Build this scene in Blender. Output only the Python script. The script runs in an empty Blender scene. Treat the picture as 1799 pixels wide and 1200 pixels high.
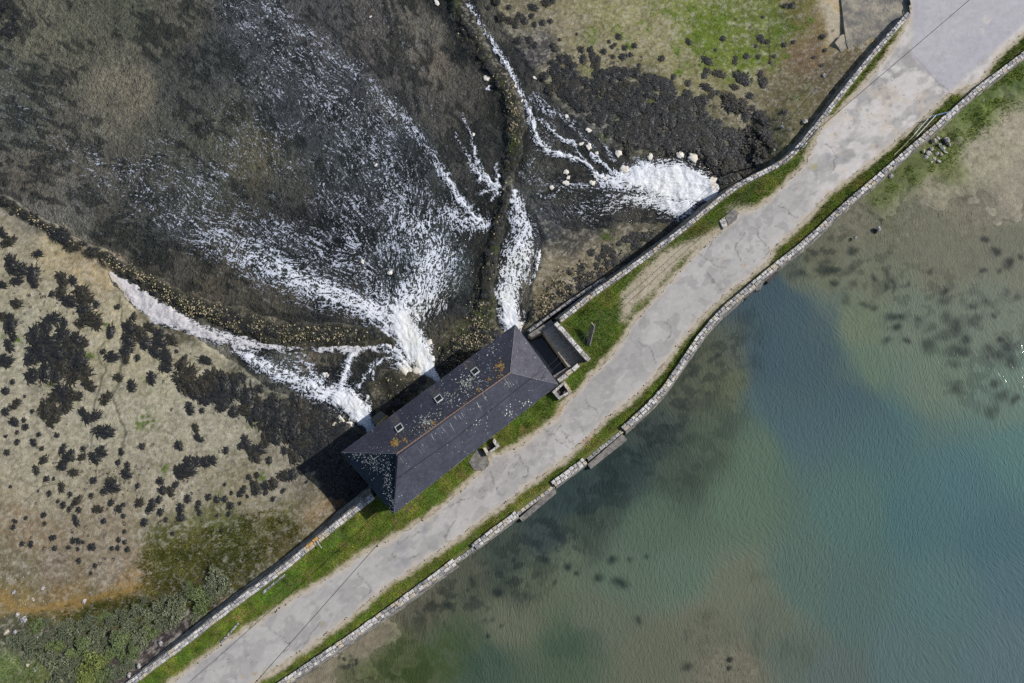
import bpy, math, random
import numpy as np
from mathutils import Vector, Matrix

# ------------------------------------------------------------------ camera, sky, sun, exposure
SC = bpy.context.scene
COL = SC.collection
F = 1199.0                      # focal length in photograph pixels (24 mm on 36 mm)
TILT = math.radians(12.2)
H = 70.0
cam_d = bpy.data.cameras.new("camera"); cam = bpy.data.objects.new("camera", cam_d); COL.objects.link(cam)
cam_d.sensor_width = 36; cam_d.lens = 36 * F / 1799.0
cam_d.clip_start = 1; cam_d.clip_end = 3000
cam.location = (0, 0, H); cam.rotation_euler = (TILT, 0, 0)
SC.camera = cam
SUN_EL = math.radians(43.5); SUN_AZ = math.radians(12)     # azimuth measured north of east
w = bpy.data.worlds.new("World"); SC.world = w; w.use_nodes = True
nt = w.node_tree
sky = nt.nodes.new("ShaderNodeTexSky"); sky.sky_type = 'NISHITA'; sky.sun_disc = False
sky.sun_elevation = SUN_EL; sky.sun_rotation = math.radians(90) - SUN_AZ
sky.air_density = 1.0; sky.dust_density = 1.5
nt.links.new(sky.outputs[0], nt.nodes["Background"].inputs[0])
nt.nodes["Background"].inputs[1].default_value = 0.095
sun_d = bpy.data.lights.new("sun", 'SUN'); sun = bpy.data.objects.new("sun", sun_d); COL.objects.link(sun)
sun_d.energy = 4.2; sun_d.angle = math.radians(0.5); sun_d.color = (1.0, 0.955, 0.89)
sd = Vector((math.cos(SUN_EL) * math.cos(SUN_AZ), math.cos(SUN_EL) * math.sin(SUN_AZ), math.sin(SUN_EL)))
sun.rotation_euler = sd.to_track_quat('Z', 'Y').to_euler()
sun.location = (60, 12, 60)
SC.view_settings.view_transform = 'Standard'; SC.view_settings.look = 'None'
SC.view_settings.exposure = 0.0; SC.view_settings.gamma = 1.0; SC.view_settings.use_curve_mapping = False
SC.render.engine = 'CYCLES'
SC.cycles.max_bounces = 6; SC.cycles.transparent_max_bounces = 8; SC.cycles.glossy_bounces = 2
SC.cycles.caustics_reflective = False; SC.cycles.caustics_refractive = False
SC.cycles.use_denoising = False

rng = np.random.default_rng(7)
rnd = random.Random(11)
CT, ST = math.cos(TILT), math.sin(TILT)

# ------------------------------------------------------------------ surveying helpers
def P(px, py, z=0.0):
    """point of the place at height z that the photograph shows at pixel (px, py)"""
    x = (px - 899.5) / F; y = (600 - py) / F
    dy = y * CT + ST; dz = y * ST - CT
    t = (z - H) / dz
    return np.array([x * t, dy * t, z])
def PA(pts, z=0.0): return np.array([P(p[0], p[1], z)[:2] for p in pts])
def PIX(X, Y, Z):
    a = Y; b = Z - H
    yc = a * CT + b * ST; zc = -a * ST + b * CT
    return 899.5 + F * X / (-zc), 600 - F * yc / (-zc)
def onplane(px, py, p0, n):
    x = (px - 899.5) / F; y = (600 - py) / F
    d = np.array([x, y * CT + ST, y * ST - CT]); o = np.array([0, 0, H])
    return o + d * (np.dot(p0 - o, n) / np.dot(d, n))
def lin(c):
    c = np.asarray(c, float) / 255.0
    return np.where(c <= 0.04045, c / 12.92, ((c + 0.055) / 1.055) ** 2.4)

# ------------------------------------------------------------------ numpy noise
_T = {}
def vnoise(x, y, seed=0):
    if seed not in _T: _T[seed] = np.random.default_rng(1000 + seed).random((256, 256))
    T = _T[seed]
    xi = np.floor(x).astype(int); yi = np.floor(y).astype(int)
    fx = x - xi; fy = y - yi
    fx = fx * fx * (3 - 2 * fx); fy = fy * fy * (3 - 2 * fy)
    a = T[yi & 255, xi & 255]; b = T[yi & 255, (xi + 1) & 255]
    c = T[(yi + 1) & 255, xi & 255]; d = T[(yi + 1) & 255, (xi + 1) & 255]
    return (a * (1 - fx) + b * fx) * (1 - fy) + (c * (1 - fx) + d * fx) * fy
def fbm(x, y, o=4, seed=0, s=1.0, r=0.5):
    """about -1..1"""
    t = 0; a = 1; n = 0
    x = x * s; y = y * s
    for i in range(o):
        xr = x * 0.8 - y * 0.6 + 17.3 * i; yr = x * 0.6 + y * 0.8 + 9.1 * i
        t = t + a * (vnoise(xr, yr, seed + i) * 2 - 1); n += a * 0.6
        a *= r; x = x * 2.03; y = y * 2.03
    return t / n
def ss(a, b, x):
    t = np.clip((x - a) / (b - a), 0, 1); return t * t * (3 - 2 * t)
def inpoly(X, Y, poly):
    r = np.zeros(X.shape, bool); n = len(poly)
    for i in range(n):
        x0, y0 = poly[i][:2]; x1, y1 = poly[(i + 1) % n][:2]
        if y0 == y1: continue
        c = ((Y < y0) != (Y < y1)) & (X < (x1 - x0) * (Y - y0) / (y1 - y0) + x0)
        r ^= c
    return r
def dline(X, Y, pts):
    D = np.full(X.shape, 1e9)
    for i in range(len(pts) - 1):
        x0, y0 = pts[i][:2]; x1, y1 = pts[i + 1][:2]
        dx, dy = x1 - x0, y1 - y0; L = dx * dx + dy * dy + 1e-9
        t = np.clip(((X - x0) * dx + (Y - y0) * dy) / L, 0, 1)
        D = np.minimum(D, np.hypot(X - x0 - t * dx, Y - y0 - t * dy))
    return D
def sdpoly(X, Y, poly):
    """distance to the outline, positive inside"""
    d = dline(X, Y, list(poly) + [poly[0]])
    return np.where(inpoly(X, Y, poly), d, -d)
def stroke(X, Y, pts, p=2.0):
    """pts: (x, y, halfwidth, strength) -> soft brush"""
    R = np.zeros(X.shape)
    for i in range(len(pts) - 1):
        x0, y0, w0, s0 = pts[i]; x1, y1, w1, s1 = pts[i + 1]
        m = max(w0, w1) * 2.6
        sel = (X > min(x0, x1) - m) & (X < max(x0, x1) + m) & (Y > min(y0, y1) - m) & (Y < max(y0, y1) + m)
        if not sel.any(): continue
        x = X[sel]; y = Y[sel]
        dx, dy = x1 - x0, y1 - y0; L = dx * dx + dy * dy + 1e-9
        t = np.clip(((x - x0) * dx + (y - y0) * dy) / L, 0, 1)
        d = np.hypot(x - x0 - t * dx, y - y0 - t * dy)
        v = (s0 + (s1 - s0) * t) * np.exp(-(d / (w0 + (w1 - w0) * t)) ** p)
        R[sel] = np.maximum(R[sel], v)
    return R
def blend_points(X, Y, pts, sig, ncol):
    """smooth scattered interpolation"""
    acc = np.zeros(X.shape + (ncol,)); W = np.full(X.shape, 1e-12)
    for p in pts:
        d2 = (X - p[0]) ** 2 + (Y - p[1]) ** 2
        ww = 1.0 / (d2 / sig ** 2 + 0.08) ** 2.2
        W += ww
        acc += ww[..., None] * np.array(p[2:2 + ncol], float)
    return acc / W[..., None]

# ------------------------------------------------------------------ mesh helpers
def mesh_np(name, V, faces, mat=None, cols=None, floats=None, smooth=False):
    """faces: ndarray (n,k) or a list of such arrays"""
    if not isinstance(faces, (list, tuple)): faces = [faces]
    faces = [f for f in faces if len(f)]
    me = bpy.data.meshes.new(name)
    V = np.ascontiguousarray(V, np.float32)
    me.vertices.add(len(V)); me.vertices.foreach_set("co", V.ravel())
    nl = sum(f.size for f in faces); nf = sum(len(f) for f in faces)
    me.loops.add(nl); me.polygons.add(nf)
    me.loops.foreach_set("vertex_index", np.concatenate([f.ravel() for f in faces]).astype(np.int32))
    tot = np.concatenate([np.full(len(f), f.shape[1]) for f in faces])
    st = np.concatenate([[0], np.cumsum(tot)[:-1]])
    me.polygons.foreach_set("loop_start", st.astype(np.int32))
    me.update(calc_edges=True); me.validate()
    me.polygons.foreach_set("use_smooth", np.full(len(me.polygons), smooth))
    if cols is not None:
        a = me.attributes.new("col", 'FLOAT_COLOR', 'POINT')
        c = np.ones((len(V), 4), np.float32); c[:, :3] = cols
        a.data.foreach_set("color", c.ravel())
    for k, v in (floats or {}).items():
        a = me.attributes.new(k, 'FLOAT', 'POINT'); a.data.foreach_set("value", np.ascontiguousarray(v, np.float32))
    if mat: me.materials.append(mat)
    return me
def link(name, me, parent=None, loc=None):
    o = bpy.data.objects.new(name, me); COL.objects.link(o)
    if parent: o.parent = parent
    if loc is not None: o.location = loc
    return o
def tag(o, label=None, cat=None, group=None, kind=None):
    if label: o["label"] = label
    if cat: o["category"] = cat
    if group: o["group"] = group
    if kind: o["kind"] = kind
    return o
def thing(name, label, cat, loc=(0, 0, 0), rz=0, group=None):
    o = bpy.data.objects.new(name, None); COL.objects.link(o); o.location = loc; o.rotation_euler = (0, 0, rz)
    o.empty_display_size = 0.2
    return tag(o, label, cat, group)
class MB:
    def __init__(s): s.v = []; s.q = []; s.t = []; s.n = 0; s.c = []
    def add(s, V, Q=(), T=(), c=(1, 1, 1)):
        s.v.append(np.asarray(V, float)); 
        if len(Q): s.q.append(np.asarray(Q) + s.n)
        if len(T): s.t.append(np.asarray(T) + s.n)
        s.c.append(np.tile(np.asarray(c, float), (len(V), 1))); s.n += len(V)
    def prism(s, poly, z0, z1, c=(1, 1, 1)):
        """poly: xy outline (any number), z0 and z1 numbers or lists"""
        n = len(poly); z0 = np.broadcast_to(z0, n); z1 = np.broadcast_to(z1, n)
        V = [(p[0], p[1], a) for p, a in zip(poly, z0)] + [(p[0], p[1], a) for p, a in zip(poly, z1)]
        V += [(np.mean([p[0] for p in poly]), np.mean([p[1] for p in poly]), float(np.mean(z1)))]
        ar = sum(poly[i][0] * poly[(i + 1) % n][1] - poly[(i + 1) % n][0] * poly[i][1] for i in range(n))
        Q = [(i, (i + 1) % n, (i + 1) % n + n, i + n) for i in range(n)]
        T = [(i + n, (i + 1) % n + n, 2 * n) for i in range(n)]
        if ar < 0: Q = [q[::-1] for q in Q]; T = [t[::-1] for t in T]
        s.add(V, Q, T, c)
    def box(s, c0, sx, sy, z0, z1, rz=0, c=(1, 1, 1)):
        ca, sa = math.cos(rz), math.sin(rz)
        pl = [(c0[0] + ca * x * sx / 2 - sa * y * sy / 2, c0[1] + sa * x * sx / 2 + ca * y * sy / 2) for x, y in ((-1, -1), (1, -1), (1, 1), (-1, 1))]
        s.prism(pl, z0, z1, c)
    def tube(s, pts, r, k=6, c=(1, 1, 1)):
        pts = [np.asarray(p, float) for p in pts]; n = len(pts); V = []
        for i, p in enumerate(pts):
            d = pts[min(i + 1, n - 1)] - pts[max(i - 1, 0)]; d /= np.linalg.norm(d) + 1e-9
            a = np.cross(d, (0, 0, 1.0)); 
            if np.linalg.norm(a) < 1e-3: a = np.array([1.0, 0, 0])
            a /= np.linalg.norm(a); b = np.cross(d, a)
            rr = r[i] if hasattr(r, '__len__') else r
            for j in range(k):
                t = 2 * math.pi * j / k; V.append(p + rr * (math.cos(t) * a + math.sin(t) * b))
        Q = [(i * k + j, i * k + (j + 1) % k, (i + 1) * k + (j + 1) % k, (i + 1) * k + j) for i in range(n - 1) for j in range(k)]
        V += [pts[0], pts[-1]]
        T = [(n * k, (j + 1) % k, j) for j in range(k)] + [(n * k + 1, (n - 1) * k + j, (n - 1) * k + (j + 1) % k) for j in range(k)]
        s.add(V, Q, T, c)
    def build(s, name, mat, parent=None, smooth=False, loc=None):
        V = np.concatenate(s.v); fs = []
        if s.q: fs.append(np.concatenate(s.q))
        if s.t: fs.append(np.concatenate(s.t))
        return link(name, mesh_np(name, V, fs, mat, np.concatenate(s.c), smooth=smooth), parent, loc)

# ------------------------------------------------------------------ materials
def newmat(name):
    m = bpy.data.materials.new(name); m.use_nodes = True
    return m, m.node_tree, m.node_tree.nodes["Principled BSDF"]
def N(nt, t, **kw):
    n = nt.nodes.new(t)
    for k, v in kw.items():
        if k in n.inputs: n.inputs[k].default_value = v
        else: setattr(n, k, v)
    return n
def surf(name, color=None, rough=0.9, nscale=3.0, namt=0.25, bump=0.4, bscale=12.0, bdist=0.03, col_attr=True, spec=0.3, color2=None, fine=40.0):
    """attribute or plain colour, varied by two scales of noise, with relief"""
    m, nt, bs = newmat(name)
    tc = N(nt, "ShaderNodeTexCoord")
    n1 = N(nt, "ShaderNodeTexNoise", Scale=nscale, Detail=6.0, Roughness=0.65)
    n2 = N(nt, "ShaderNodeTexNoise", Scale=fine, Detail=3.0, Roughness=0.7)
    for n in (n1, n2): nt.links.new(tc.outputs["Object"], n.inputs["Vector"])
    if col_attr and color is None:
        src = N(nt, "ShaderNodeAttribute", attribute_name="col").outputs["Color"]
    else:
        mx0 = N(nt, "ShaderNodeMix", data_type='RGBA')
        mx0.inputs[6].default_value = (*color, 1); mx0.inputs[7].default_value = (*(color2 or color), 1)
        cr = N(nt, "ShaderNodeValToRGB"); cr.color_ramp.elements[0].position = 0.42; cr.color_ramp.elements[1].position = 0.58
        nt.links.new(n1.outputs[0], cr.inputs[0]); nt.links.new(cr.outputs[0], mx0.inputs[0]); src = mx0.outputs[2]
    ad = N(nt, "ShaderNodeMath", operation='ADD'); nt.links.new(n1.outputs[0], ad.inputs[0]); nt.links.new(n2.outputs[0], ad.inputs[1])
    mr = N(nt, "ShaderNodeMapRange"); mr.inputs[1].default_value = 0.6; mr.inputs[2].default_value = 1.4
    mr.inputs[3].default_value = 1 - namt; mr.inputs[4].default_value = 1 + namt
    nt.links.new(ad.outputs[0], mr.inputs[0])
    mu = N(nt, "ShaderNodeVectorMath", operation='SCALE'); nt.links.new(src, mu.inputs[0]); nt.links.new(mr.outputs[0], mu.inputs["Scale"])
    nt.links.new(mu.outputs[0], bs.inputs["Base Color"])
    bs.inputs["Roughness"].default_value = rough; bs.inputs["Specular IOR Level"].default_value = spec
    if bump:
        nb = N(nt, "ShaderNodeTexNoise", Scale=bscale, Detail=5.0, Roughness=0.6); nt.links.new(tc.outputs["Object"], nb.inputs["Vector"])
        b = N(nt, "ShaderNodeBump", Strength=bump, Distance=bdist); nt.links.new(nb.outputs[0], b.inputs["Height"])
        nt.links.new(b.outputs[0], bs.inputs["Normal"])
    return m
M = {}
M['ground'] = surf("wet_ground", rough=0.85, namt=0.52, bump=0.9, bscale=7, bdist=0.09, fine=19, nscale=2.2, spec=0.15)
M['soil'] = surf("causeway_soil", rough=0.95, namt=0.3, bump=0.8, bscale=14, bdist=0.04)
M['road'] = surf("worn_asphalt", rough=0.93, namt=0.13, bump=0.35, bscale=18, bdist=0.015, fine=60, nscale=2)
M['blade'] = surf("grass_blades", spec=0.04, rough=0.9, namt=0.25, bump=0, nscale=1.2, fine=6)
M['weed'] = surf("seaweed", color=(0.013, 0.014, 0.017), color2=(0.025, 0.025, 0.020), rough=0.5, namt=0.5, bump=0.6, bscale=9, spec=0.45)
M['cobble'] = surf("cobble_stone", rough=0.85, namt=0.3, bump=0.3, bscale=10)
def stone(name, c1, c2, lich=0.5):
    """granite with patches of white and grey lichen"""
    m, nt, bs = newmat(name)
    tc = N(nt, "ShaderNodeTexCoord"); oi = N(nt, "ShaderNodeObjectInfo")
    ad = N(nt, "ShaderNodeVectorMath", operation='ADD')
    sc = N(nt, "ShaderNodeVectorMath", operation='SCALE'); sc.inputs["Scale"].default_value = 37.0
    cb = N(nt, "ShaderNodeCombineXYZ"); nt.links.new(oi.outputs["Random"], cb.inputs[0]); nt.links.new(oi.outputs["Random"], cb.inputs[1])
    nt.links.new(cb.outputs[0], sc.inputs[0]); nt.links.new(sc.outputs[0], ad.inputs[0]); nt.links.new(tc.outputs["Object"], ad.inputs[1])
    n1 = N(nt, "ShaderNodeTexNoise", Scale=4.0, Detail=6.0, Roughness=0.75); nt.links.new(ad.outputs[0], n1.inputs[0])
    n2 = N(nt, "ShaderNodeTexNoise", Scale=14.0, Detail=4.0, Roughness=0.7); nt.links.new(ad.outputs[0], n2.inputs[0])
    cr = N(nt, "ShaderNodeValToRGB"); e = cr.color_ramp.elements
    e[0].position = lich - 0.05; e[0].color = (*c1, 1); e[1].position = lich + 0.05; e[1].color = (*c2, 1)
    nt.links.new(n1.outputs[0], cr.inputs[0])
    mr = N(nt, "ShaderNodeMapRange"); mr.inputs[1].default_value = 0.3; mr.inputs[2].default_value = 0.7; mr.inputs[3].default_value = 0.72; mr.inputs[4].default_value = 1.25
    nt.links.new(n2.outputs[0], mr.inputs[0])
    mu = N(nt, "ShaderNodeVectorMath", operation='SCALE'); nt.links.new(cr.outputs[0], mu.inputs[0]); nt.links.new(mr.outputs[0], mu.inputs["Scale"])
    nt.links.new(mu.outputs[0], bs.inputs["Base Color"]); bs.inputs["Roughness"].default_value = 0.92; bs.inputs["Specular IOR Level"].default_value = 0.2
    b = N(nt, "ShaderNodeBump", Strength=0.5, Distance=0.03); nt.links.new(n2.outputs[0], b.inputs["Height"]); nt.links.new(b.outputs[0], bs.inputs["Normal"])
    return m
STONES = [stone("stone_white_lichen", (0.24, 0.235, 0.24), (0.68, 0.66, 0.63), 0.48),
          stone("stone_pale_granite", (0.20, 0.195, 0.19), (0.55, 0.53, 0.50), 0.51),
          stone("stone_grey_granite", (0.12, 0.12, 0.13), (0.50, 0.49, 0.49), 0.53),
          stone("stone_warm_granite", (0.26, 0.22, 0.17), (0.58, 0.53, 0.43), 0.50)]
STONE_Y = stone("stone_orange_lichen", (0.42, 0.22, 0.04), (0.60, 0.48, 0.30), 0.54)
M['wallbody'] = stone("wall_rubble_core", (0.10, 0.095, 0.09), (0.22, 0.205, 0.19), 0.5)
M['facestone'] = surf("wall_face_stone", rough=0.9, namt=0.35, bump=0.4, bscale=10)
M['concrete'] = surf("grey_concrete", color=(0.125, 0.12, 0.115), color2=(0.20, 0.19, 0.175), rough=0.9, namt=0.25, bump=0.3)
M['render'] = surf("granite_masonry", color=(0.30, 0.28, 0.25), color2=(0.38, 0.355, 0.31), rough=0.9, namt=0.2, bump=0.4)
M['dark'] = surf("dark_timber_and_shade", color=(0.03, 0.028, 0.03), color2=(0.05, 0.045, 0.045), rough=0.7, namt=0.3, bump=0.3)  # also stands in for the shade of openings and pits
M['palewood'] = surf("bleached_wood", color=(0.45, 0.40, 0.30), color2=(0.30, 0.24, 0.16), rough=0.85, namt=0.3, bump=0.2)
M['wire'] = surf("black_cable", color=(0.015, 0.015, 0.017), rough=0.6, namt=0.1, bump=0)
M['white'] = surf("white_painted_metal", color=(0.62, 0.66, 0.66), color2=(0.5, 0.52, 0.52), rough=0.45, namt=0.15, bump=0)
M['blue'] = surf("blue_painted_metal", color=(0.07, 0.14, 0.33), color2=(0.16, 0.24, 0.40), rough=0.45, namt=0.15, bump=0)
M['galv'] = surf("galvanised_steel", color=(0.36, 0.38, 0.40), color2=(0.28, 0.29, 0.31), rough=0.4, namt=0.2, bump=0)
M['terracotta'] = surf("terracotta_ridge_tile", color=(0.21, 0.115, 0.09), color2=(0.16, 0.13, 0.12), rough=0.85, namt=0.35, bump=0.2, nscale=6)
M['lead'] = surf("dull_lead", color=(0.13, 0.13, 0.15), color2=(0.18, 0.18, 0.20), rough=0.6, namt=0.2, bump=0.1)
M['slate'] = surf("slate", rough=0.62, namt=0.2, bump=0.15, bscale=20, bdist=0.01, spec=0.12, nscale=0.8, fine=12)
M['lichen'] = surf("roof_lichen", rough=0.95, namt=0.3, bump=0.2)
M['foamlump'] = surf("spume", color=(0.62, 0.56, 0.45), color2=(0.68, 0.67, 0.64), rough=0.9, namt=0.08, bump=0.6, bscale=6, bdist=0.08)
m, nt, bs = newmat("window_glass"); bs.inputs["Base Color"].default_value = (0.02, 0.022, 0.028, 1); bs.inputs["Roughness"].default_value = 0.08; M['glass'] = m

# water over the weed beds: clear sheet, foam by attribute
def water_stream():
    m, nt, bs = newmat("running_water")
    nt.nodes.remove(bs); out = nt.nodes["Material Output"]
    tc = N(nt, "ShaderNodeTexCoord")
    nb = N(nt, "ShaderNodeTexNoise", Scale=3.2, Detail=4.0, Roughness=0.6, Distortion=0.6); nt.links.new(tc.outputs["Object"], nb.inputs["Vector"])
    bp = N(nt, "ShaderNodeBump", Strength=0.6, Distance=0.10); nt.links.new(nb.outputs[0], bp.inputs["Height"])
    tr = N(nt, "ShaderNodeBsdfTransparent"); tr.inputs[0].default_value = (0.88, 0.89, 0.90, 1)
    gl = N(nt, "ShaderNodeBsdfGlossy"); gl.inputs["Roughness"].default_value = 0.12; nt.links.new(bp.outputs[0], gl.inputs["Normal"])
    fr = N(nt, "ShaderNodeFresnel", IOR=1.33); nt.links.new(bp.outputs[0], fr.inputs["Normal"])
    m1 = N(nt, "ShaderNodeMixShader"); nt.links.new(fr.outputs[0], m1.inputs[0]); nt.links.new(tr.outputs[0], m1.inputs[1]); nt.links.new(gl.outputs[0], m1.inputs[2])
    # turbid body of the deeper, turbulent water
    at = N(nt, "ShaderNodeAttribute", attribute_name="foam"); ad = N(nt, "ShaderNodeAttribute", attribute_name="milk")
    dm = N(nt, "ShaderNodeBsdfDiffuse"); dm.inputs[0].default_value = (0.17, 0.205, 0.22, 1); nt.links.new(bp.outputs[0], dm.inputs["Normal"])
    m2 = N(nt, "ShaderNodeMixShader"); nt.links.new(ad.outputs["Fac"], m2.inputs[0]); nt.links.new(m1.outputs[0], m2.inputs[1]); nt.links.new(dm.outputs[0], m2.inputs[2])
    nf = N(nt, "ShaderNodeTexNoise", Scale=9.0, Detail=5.0, Roughness=0.75); nt.links.new(tc.outputs["Object"], nf.inputs["Vector"])
    a1 = N(nt, "ShaderNodeMath", operation='MULTIPLY_ADD'); nt.links.new(nf.outputs[0], a1.inputs[0]); a1.inputs[1].default_value = 0.7; nt.links.new(at.outputs["Fac"], a1.inputs[2])
    mr = N(nt, "ShaderNodeMapRange", interpolation_type='SMOOTHSTEP'); mr.inputs[1].default_value = 0.50; mr.inputs[2].default_value = 1.20
    nt.links.new(a1.outputs[0], mr.inputs[0])
    df = N(nt, "ShaderNodeBsdfDiffuse"); at2 = N(nt, "ShaderNodeAttribute", attribute_name="col"); nt.links.new(at2.outputs["Color"], df.inputs[0])
    bf = N(nt, "ShaderNodeBump", Strength=0.7, Distance=0.12); nt.links.new(nf.outputs[0], bf.inputs["Height"]); nt.links.new(bf.outputs[0], df.inputs["Normal"])
    m3 = N(nt, "ShaderNodeMixShader"); nt.links.new(mr.outputs[0], m3.inputs[0]); nt.links.new(m2.outputs[0], m3.inputs[1]); nt.links.new(df.outputs[0], m3.inputs[2])
    nt.links.new(m3.outputs[0], out.inputs["Surface"])
    return m
M['stream'] = water_stream()
def water_basin():
    m, nt, bs = newmat("basin_water")
    nt.nodes.remove(bs); out = nt.nodes["Material Output"]
    tc = N(nt, "ShaderNodeTexCoord")
    # two crossing trains of wind ripples, bent by a slow noise
    nd = N(nt, "ShaderNodeTexNoise", Scale=0.045, Detail=2.0); nt.links.new(tc.outputs["Object"], nd.inputs["Vector"])
    vr = N(nt, "ShaderNodeVectorRotate", rotation_type='Z_AXIS'); nt.links.new(tc.outputs["Object"], vr.inputs["Vector"])
    an = N(nt, "ShaderNodeMapRange"); an.inputs[1].default_value = 0.3; an.inputs[2].default_value = 0.7; an.inputs[3].default_value = -0.55; an.inputs[4].default_value = -0.12
    nt.links.new(nd.outputs[0], an.inputs[0]); 
    wv_ = N(nt, "ShaderNodeTexNoise", Scale=0.07, Detail=1.5); nt.links.new(tc.outputs["Object"], wv_.inputs["Vector"])
    ws_ = N(nt, "ShaderNodeVectorMath", operation='SCALE'); ws_.inputs["Scale"].default_value = 8.0; nt.links.new(wv_.outputs[1], ws_.inputs[0])
    wa_ = N(nt, "ShaderNodeVectorMath", operation='ADD'); nt.links.new(tc.outputs["Object"], wa_.inputs[0]); nt.links.new(ws_.outputs[0], wa_.inputs[1])
    nt.links.new(wa_.outputs[0], vr.inputs["Vector"])
    vr.inputs["Angle"].default_value = -0.35
    mp = N(nt, "ShaderNodeMapping"); mp.inputs["Scale"].default_value = (5.6, 1.3, 1); nt.links.new(vr.outputs[0], mp.inputs[0])
    nw = N(nt, "ShaderNodeTexNoise", Scale=0.9, Detail=2.5, Roughness=0.45, Distortion=0.5); nt.links.new(mp.outputs[0], nw.inputs["Vector"])
    vr2 = N(nt, "ShaderNodeVectorRotate", rotation_type='Z_AXIS'); vr2.inputs["Angle"].default_value = 0.25; nt.links.new(wa_.outputs[0], vr2.inputs["Vector"])
    mp2 = N(nt, "ShaderNodeMapping"); mp2.inputs["Scale"].default_value = (5.0, 1.4, 1); nt.links.new(vr2.outputs[0], mp2.inputs[0])
    nw2 = N(nt, "ShaderNodeTexNoise", Scale=1.0, Detail=2.0, Roughness=0.45, Distortion=0.4); nt.links.new(mp2.outputs[0], nw2.inputs["Vector"])
    mxh = N(nt, "ShaderNodeMix"); nt.links.new(nd.outputs[0], mxh.inputs[0]); nt.links.new(nw.outputs[0], mxh.inputs[2]); nt.links.new(nw2.outputs[0], mxh.inputs[3])
    bp = N(nt, "ShaderNodeBump", Strength=0.5, Distance=0.030); nt.links.new(mxh.outputs[0], bp.inputs["Height"])
    bd = N(nt, "ShaderNodeBump", Strength=0.9, Distance=0.17); nt.links.new(mxh.outputs[0], bd.inputs["Height"])
    tr = N(nt, "ShaderNodeBsdfTransparent"); tr.inputs[0].default_value = (0.93, 0.95, 0.93, 1)
    di = N(nt, "ShaderNodeBsdfDiffuse"); ac = N(nt, "ShaderNodeAttribute", attribute_name="col"); nt.links.new(ac.outputs["Color"], di.inputs[0]); nt.links.new(bd.outputs[0], di.inputs["Normal"])
    am = N(nt, "ShaderNodeAttribute", attribute_name="murk")
    m1 = N(nt, "ShaderNodeMixShader"); nt.links.new(am.outputs["Fac"], m1.inputs[0]); nt.links.new(tr.outputs[0], m1.inputs[1]); nt.links.new(di.outputs[0], m1.inputs[2])
    gl = N(nt, "ShaderNodeBsdfGlossy"); gl.inputs["Roughness"].default_value = 0.07; nt.links.new(bp.outputs[0], gl.inputs["Normal"])
    fr = N(nt, "ShaderNodeFresnel", IOR=1.33); nt.links.new(bp.outputs[0], fr.inputs["Normal"])
    m2 = N(nt, "ShaderNodeMixShader"); nt.links.new(fr.outputs[0], m2.inputs[0]); nt.links.new(m1.outputs[0], m2.inputs[1]); nt.links.new(gl.outputs[0], m2.inputs[2])
    nt.links.new(m2.outputs[0], out.inputs["Surface"])
    return m
M['basin'] = water_basin()

# ------------------------------------------------------------------ lines of the place (photograph pixels)
NW_SW = [(100, 1303), (230, 1200), (320, 1133), (403, 1068), (500, 997), (560, 947), (600, 915), (655, 872)]          # parapet south-west of the mill
NW_NE = [(985, 562), (1040, 518), (1120, 462), (1200, 403), (1260, 353), (1300, 323), (1347, 300), (1387, 278), (1410, 250), (1433, 223), (1467, 180), (1500, 137), (1533, 97), (1567, 57), (1597, 24)]
SE_A = [(380, 1288), (497, 1200), (600, 1131), (700, 1060), (797, 988)]
SE_B = [(800, 986), (833, 963)]
SE_C = [(833, 960), (907, 903)]
SE_D = [(910, 902), (973, 855)]
SE_E = [(973, 850), (1027, 810)]
SE_F = [(1032, 807), (1093, 757)]
SE_G = [(1096, 753), (1133, 720), (1167, 684), (1200, 636), (1233, 587), (1267, 547), (1300, 520), (1333, 492), (1360, 468), (1400, 438), (1447, 397), (1483, 362), (1533, 320), (1567, 290), (1617, 247), (1667, 203), (1717, 157), (1767, 120), (1800, 95), (1900, 20)]
ROAD_L = [(160, 1308), (300, 1200), (400, 1123), (467, 1083), (533, 1040), (600, 1000), (647, 967), (710, 933), (747, 910), (780, 887), (807, 863), (843, 830), (861, 810), (863, 800), (887, 795), (913, 783), (938, 763), (958, 748), (980, 732), (985, 718), (1003, 697), (1017, 690), (1037, 660), (1053, 647), (1087, 607), (1120, 557), (1160, 512), (1200, 470), (1240, 428), (1278, 398), (1300, 372), (1333, 366), (1380, 323), (1415, 287), (1432, 250), (1440, 226), (1483, 187), (1517, 147), (1560, 97), (1590, 50), (1599, 24), (1599, -140)]
ROAD_R = [(320, 1298), (447, 1200), (600, 1097), (647, 1057), (693, 1020), (767, 973), (847, 913), (910, 867), (960, 830), (997, 803), (1067, 733), (1120, 693), (1167, 640), (1200, 597), (1230, 560), (1273, 520), (1317, 487), (1347, 460), (1360, 437), (1397, 403), (1457, 340), (1483, 320), (1533, 283), (1583, 240), (1633, 197), (1667, 167), (1700, 152), (1720, 145), (1740, 117), (1767, 87), (1800, 57), (1900, -20), (2040, -140)]
MILL_CUT = [(655, 872), (700, 845), (955, 672), (980, 669), (1014, 640), (1032, 630), (976, 568), (985, 562)]
CAUSE = NW_SW + MILL_CUT[1:-1] + NW_NE + [(1599, -140), (2040, -200)] + (SE_A + SE_B + SE_C + SE_D + SE_E + SE_F + SE_G)[::-1]
Wl = lambda pts, z=0.0: PA(pts, z)
CAUSE_W = Wl(CAUSE, 0.0); 
ROAD_W = Wl(ROAD_L + ROAD_R[::-1], 0.0)

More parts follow.
